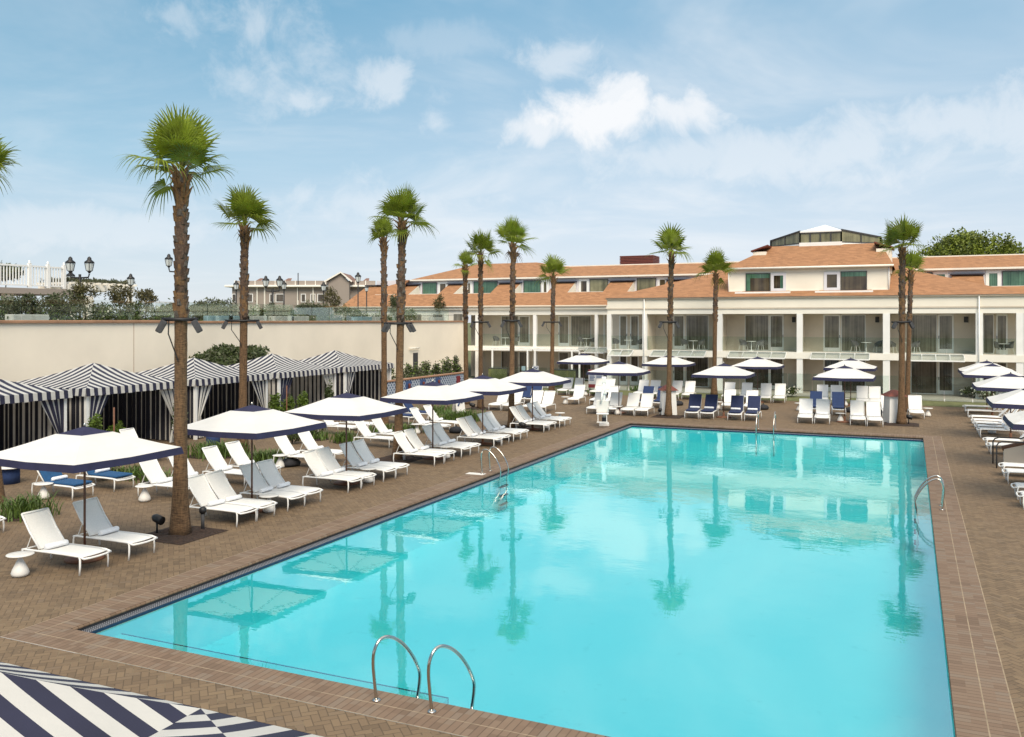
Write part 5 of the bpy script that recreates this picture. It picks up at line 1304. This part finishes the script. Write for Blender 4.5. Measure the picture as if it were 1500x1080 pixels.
nm_ = {'olive': 'grey green olive bush', 'rose': 'white rose bush', 'red': 'bronze leaved tree'}
for i, (u, kd, w_, h) in enumerate(items):
    X = tx-rng.uniform(0, .8); Y = yU(u, X); cnt[kd] = cnt.get(kd, 0)+1
    bush('terrace_'+('rose_bush' if kd == 'rose' else 'olive' if kd == 'olive' else 'tree'), f'{nm_[kd]} on the glass edged terrace, {ORD[cnt[kd]-1]} of its kind from left', 'bush' if kd != 'red' else 'tree', X, Y, TZ0, w_*1.2, h*1.18, 1000 if kd != 'rose' else 800, .12, {'olive': 'olive_leaf', 'rose': 'dark_leaf', 'red': 'red_leaf'}[kd], 300+i, None, 20, .0 if kd != 'red' else .5, {'rose': 'agapanthus', 'olive': 'dark_leaf', 'red': None}[kd], 46 if kd == 'rose' else 0)
# a low continuous ground cover under the terrace bushes
m = MB(); rng = random.Random(5)
def fn(r):
    y = r.uniform(17, 64); return Vector((tx-.2+r.gauss(0, .45), y, TZ0+.05+abs(r.gauss(0, .28))*(1+.6*math.sin(y*1.7)))), Vector((0, 0, 1))
leafcloud(m, 9000, fn, .15, 'dark_leaf', rng); leafcloud(m, 5000, fn, .14, 'agapanthus', rng)
tag(m.build('terrace_ground_cover'), None, None, None, 'stuff')
for i, u in enumerate((40, 320, 345, 372, 412, 435, 530, 550, 640)):
    X = -37.3; Y = yU(u, X); t = thing('planter_box', f'pale rectangular planter on the terrace edge, {ORD[i]} from left', 'planter', (X, Y, TZ0), 0, 'planters along the terrace')
    m = MB(); mt = 'planter_blue' if i in (1, 2, 6) else 'planter_white'; m.box(-.3, -.9, 0, .3, .9, .48, mt, b=.02); m.build('box', t)
    m = MB(); m.box(-.26, -.86, .482, .26, .86, .49, 'mulch'); m.build('soil', t)
# ------------------------------------------------------------------ lamps
def lamp_head(t, x, y, z, s_=1.0):
    m = MB(); m.lathe([(.05*s_, 0), (.09*s_, .08*s_), (.18*s_, .14*s_)], 'lamp_iron', 8, (x, y, z)); m.build('bracket', t)
    m = MB(); m.lathe([(.15*s_, .142*s_), (.22*s_, .50*s_), (.22*s_, .56*s_)], 'lamp_glass', 8, (x, y, z), False); hd = m.build('lantern', t)
    m = MB(); m.lathe([(.27*s_, .562*s_), (.27*s_, .62*s_), (.12*s_, .74*s_), (.11*s_, .84*s_), (.03*s_, .92*s_)], 'lamp_iron', 8, (x, y, z))
    for k2 in range(4):
        a = k2*pi/2+.4; m.tube([(x+.155*s_*math.cos(a), y+.155*s_*math.sin(a), z+.14*s_), (x+.235*s_*math.cos(a), y+.235*s_*math.sin(a), z+.56*s_)], .018*s_, 'lamp_iron', 4)
    m.build('cap', t)
lampx = -41.5
for i, (u, vt, dbl, lab, s_) in enumerate(((117, 376, True, 'twin lantern street lamp beside the white balustrade', 1.0), (103.5, 396, False, 'single lantern lamp just below the twin lamp by the white balustrade', .9), (191.5, 401, False, 'single lantern lamp rising behind bronze trees by the pergola', .85), (259, 372, True, 'lantern lamp half hidden behind the tall nearest palm', .95), (346, 411, False, 'small lantern lamp just left of the slender palm', .8), (399.5, 404, True, 'twin lantern lamp before the grey house', .95), (416, 411, False, 'single lantern lamp right of the twin lamp before the grey house', .8), (474, 413, False, 'single lantern lamp left of the grey house gable', .85), (524.5, 399, False, 'tallest single lantern lamp right of the grey house gable', 1.0), (537, 417, False, 'small lantern lamp before the grey house right end', .75))):
    X = lampx-(2 if i in (1, 4, 9) else 0); Y = yU(u, X); z = zV(vt, X, Y); t = thing('street_lamp', lab, 'street lamp', (X, Y, TZ0), YAW, 'lantern lamps on the roof terrace')
    top = z-TZ0-.92*s_
    m = MB()
    if dbl:
        hw = .52*s_; m.tube([(0, 0, 0), (0, 0, top-.05)], .07, 'lamp_iron', 8); m.tube([(-hw, 0, top-.02), (-hw*.9, 0, top-.22), (0, 0, top-.25), (hw*.9, 0, top-.22), (hw, 0, top-.02)], .045, 'lamp_iron', 6); m.build('post', t)
        lamp_head(t, -hw, 0, top, s_); lamp_head(t, hw, 0, top, s_)
    else:
        m.tube([(0, 0, 0), (0, 0, .5), (0, 0, .55), (0, 0, top)], [.09, .09, .055, .045], 'lamp_iron', 8); m.build('post', t); lamp_head(t, 0, 0, top, s_)
# ------------------------------------------------------------------ white upper deck and pergola
bx = -43.0; y0_, y1_ = yU(-40, bx), yU(95, bx)
t = thing('white_balustrade', 'white painted balustrade of the raised deck at the left edge', 'balustrade', (bx, y0_, 6.95)); L = y1_-y0_
m = MB(); m.box(-.05, 0, 1.10, .05, L, 1.19, 'white_metal'); m.box(-.04, 0, .08, .04, L, .15, 'white_metal'); m.build('rail', t)
n = int(L/.17); m = None
for i in range(n):
    m = MB(); y = .1+i*L/n; m.box(-.022, y, .152, .022, y+.05, 1.098, 'white_metal')
    if i < 90: m.build('baluster', t)
for u in (-5, 43, 70, 93.5):
    y = yU(u, bx)-y0_; m = MB(); m.box(-.085, y-.085, 0, .085, y+.085, 1.28, 'white_metal'); m.lathe([(.08, 1.282), (.10, 1.31), (.04, 1.34), (.07, 1.40), (.02, 1.46)], 'white_metal', 8, (0, y, 0)); m.build('newel_post', t)
dk = thing('raised_deck', 'raised deck slab carrying the white balustrade above the terrace bushes', 'deck', (bx, y0_, 6.6))
m = MB(); m.box(-9, -1, 0, .3, L+.5, .30, 'grey_house'); m.build('slab', dk)
for y in (2, 7, L-.5): m = MB(); m.box(-.35, y-.2, -1.62, .05, y+.2, -.002, 'cream'); m.build('pier', dk)
m = MB(); m.box(-6.2, -1, -1.62, -6, L-2.5, -.002, 'charcoal'); m.build('back_wall', dk)
X = -46.5; Y = yU(8, X); bush('deck_tree', 'dark bushy tree behind the white balustrade at the left edge', 'tree', X, Y, 6.9, 2.6, zV(377, X, Y)-6.9, 900, .22, 'dark_leaf', 333, None, 20, .3, 'red_leaf')
px = -43.0; y0_, y1_ = yU(104, px), yU(192, px); t = thing('pergola', 'white beamed pergola with vines on the roof terrace', 'pergola', (px, y0_, TZ0)); L = y1_-y0_
zt_, zb_ = zV(413, px, y0_)-TZ0, zV(424.5, px, y0_)-TZ0
m = MB(); m.box(-.08, -.2, zb_, .08, L+.2, zt_-.12, 'cream_trim'); m.box(-2.4, -.2, zb_, -2.25, L+.2, zt_-.12, 'cream_trim'); m.build('beam', t)
for i in range(9): m = MB(); y = L*i/8; m.box(-2.7, y-.05, zt_-.118, .45, y+.05, zt_, 'cream_trim'); m.build('rafter', t)
for y in (.1, L-.1): m = MB(); m.box(-.12, y-.12, 0, .12, y+.12, zb_-.002, 'cream_trim'); m.build('post', t)
m = MB(); rng = random.Random(8); leafcloud(m, 1500, lambda r: (Vector((r.uniform(-2.4, .2), r.uniform(-.2, L+.2), zt_+.04+abs(r.gauss(0, .08)))), Vector((0, 0, 1))), .16, 'olive_leaf', rng); m.build('vine', t)
# ------------------------------------------------------------------ distant grey house
zc_ = 108.0
def cw(u, dz_=0.0, v=None): xc = (u-750)/F_*(zc_+dz_); return (xc*CY-(zc_+dz_)*SY, xc*SY+(zc_+dz_)*CY)
GX, GY = cw(446); pxm = zc_/F_
t = thing('grey_house', 'distant grey house with flat balustraded roof and small brown gables', 'building', (GX, GY, 0), YAW)
L0, L1 = (340-446)*pxm, (556-446)*pxm
def hv(v): return HC-(v-VH)*pxm
m = MB(); m.box(L0, 0, 0, L1, 9, hv(421), 'grey_house'); m.build('wall', t)
m = MB(); m.box(L0-.7, -.7, hv(421)+.002, L1+.2, 9.4, hv(418), 'cream_trim', b=.05); m.build('cornice', t)
for i in range(14):
    a = L0+.4+(L1-L0-.8)*i/14; b = a+(L1-L0-.8)/14-.12; m = MB(); m.box(a, 0, hv(418)+.01, b, .1, hv(411.5), 'grey_house'); m.box(a-.1, -.03, hv(418)+.01, a-.02, .15, hv(411), 'cream_trim'); m.build('parapet', t)
for (ua, ub) in ((341, 345), (364, 369.5), (396, 400.5), (405, 415), (442, 447), (456, 461), (466, 474), (497, 501), (506, 513)):
    a, b = (ua-446)*pxm, (ub-446)*pxm; m = MB(); m.box(a-.1, -.06, hv(443), b+.1, -.002, hv(430.5), 'white_trim'); f = m.build('window', t); m = MB(); m.box(a, -.075, hv(442), b, -.062, hv(431.5), 'pane_dark'); m.build('pane', f)
a, b = (484-446)*pxm, (514-446)*pxm
m = MB(); m.box(a, -1.2, 0, b, -.002, hv(413), 'grey_house'); m.add([(a, -1.2, hv(413)), (b, -1.2, hv(413)), ((a+b)/2+.3, -1.2, hv(401))], [(0, 1, 2)], 'grey_house'); m.build('gable_wall', t)
m = MB(); mid_ = (a+b)/2+.3; zt_ = hv(400); ze_ = hv(413.5)
for (x, y) in ((a-.4, 'l'), (b+.4, 'r')): m.add([(x, -1.5, ze_), (mid_, -1.5, zt_), (mid_, 5, zt_), (x, 5, ze_)], [(0, 1, 2, 3)], 'grey_roof')
m.build('gable_roof', t)
m = MB(); m.tube([(a-.4, -1.52, ze_), (mid_, -1.52, zt_), (b+.4, -1.52, ze_)], .12, 'cream_trim', 4); m.build('bargeboard', t)
for u, hw in ((370, 5), (413, 6), (531, 5)):
    x = (u-446)*pxm; m = MB(); w_ = hw*pxm; m.add([(x-w_, 2, hv(412)), (x+w_, 2, hv(412)), (x+w_*.5, 4, hv(405.5)), (x-w_*.5, 4, hv(405.5))], [(0, 1, 2, 3)], 'grey_roof'); m.build('dormer_roof', t)
m = MB(); x = (437-446)*pxm; m.tube([(x, -.1, hv(440)), (x, -.1, hv(400))], .06, 'charcoal', 5); m.build('mast', t)
m = MB(); x = (380-446)*pxm
for u in (377, 388, 436.5, 459): x = (u-446)*pxm; m.tube([(x, -.1, 0), (x, -.1, hv(421))], .09, 'cream_trim', 5)
m.build('downpipe', t)
for i, (ua, ub, v0) in enumerate(((360, 372, 441), (355, 392, 446),)):
    pass
# ------------------------------------------------------------------ great tree behind the hotel
zc_ = 112.0
X, Y = cw(1424); pxm = zc_/F_
H = hv(329); t = thing('great_tree', 'huge broad rounded evergreen tree behind the hotel at right', 'tree', (X, Y, 0))
rng = random.Random(77); m = MB(); W_ = 82*pxm
fn = clumpy(0, 0, H-7.2, W_*1.22, W_*.8, 7.6, 340, rng, .16)
leafcloud(m, 36000, fn, .32, 'tree_leaf', rng, asp=.6); leafcloud(m, 6000, fn, .34, 'dark_leaf', rng, asp=.6); m.build('crown', t)
m = MB(); m.tube([(0, 0, 0), (0, 0, 6), (.5, .3, H-4)], [.7, .55, .3], 'stem', 10); m.build('trunk', t)
for i, (u, v, w_, lab) in enumerate(((1428, 583, 2.6, 'white flowering shrub at the patio edge left of the right side parasols'), (1440, 586, 2.0, 'low flowering shrub beneath the right side parasols'), (1160, 582, 1.8, 'small flowering shrub at the foot of a patio column'), (945, 566, 1.6, 'round dark bush on the patio by the hotel corner'))):
    X, Y = gp(u, v); bush('flower_shrub', lab, 'shrub', X, Y, 0, w_, .95, 500, .11, 'dark_leaf', 500+i, None, 14, 0, None, 50 if i < 3 else 0)
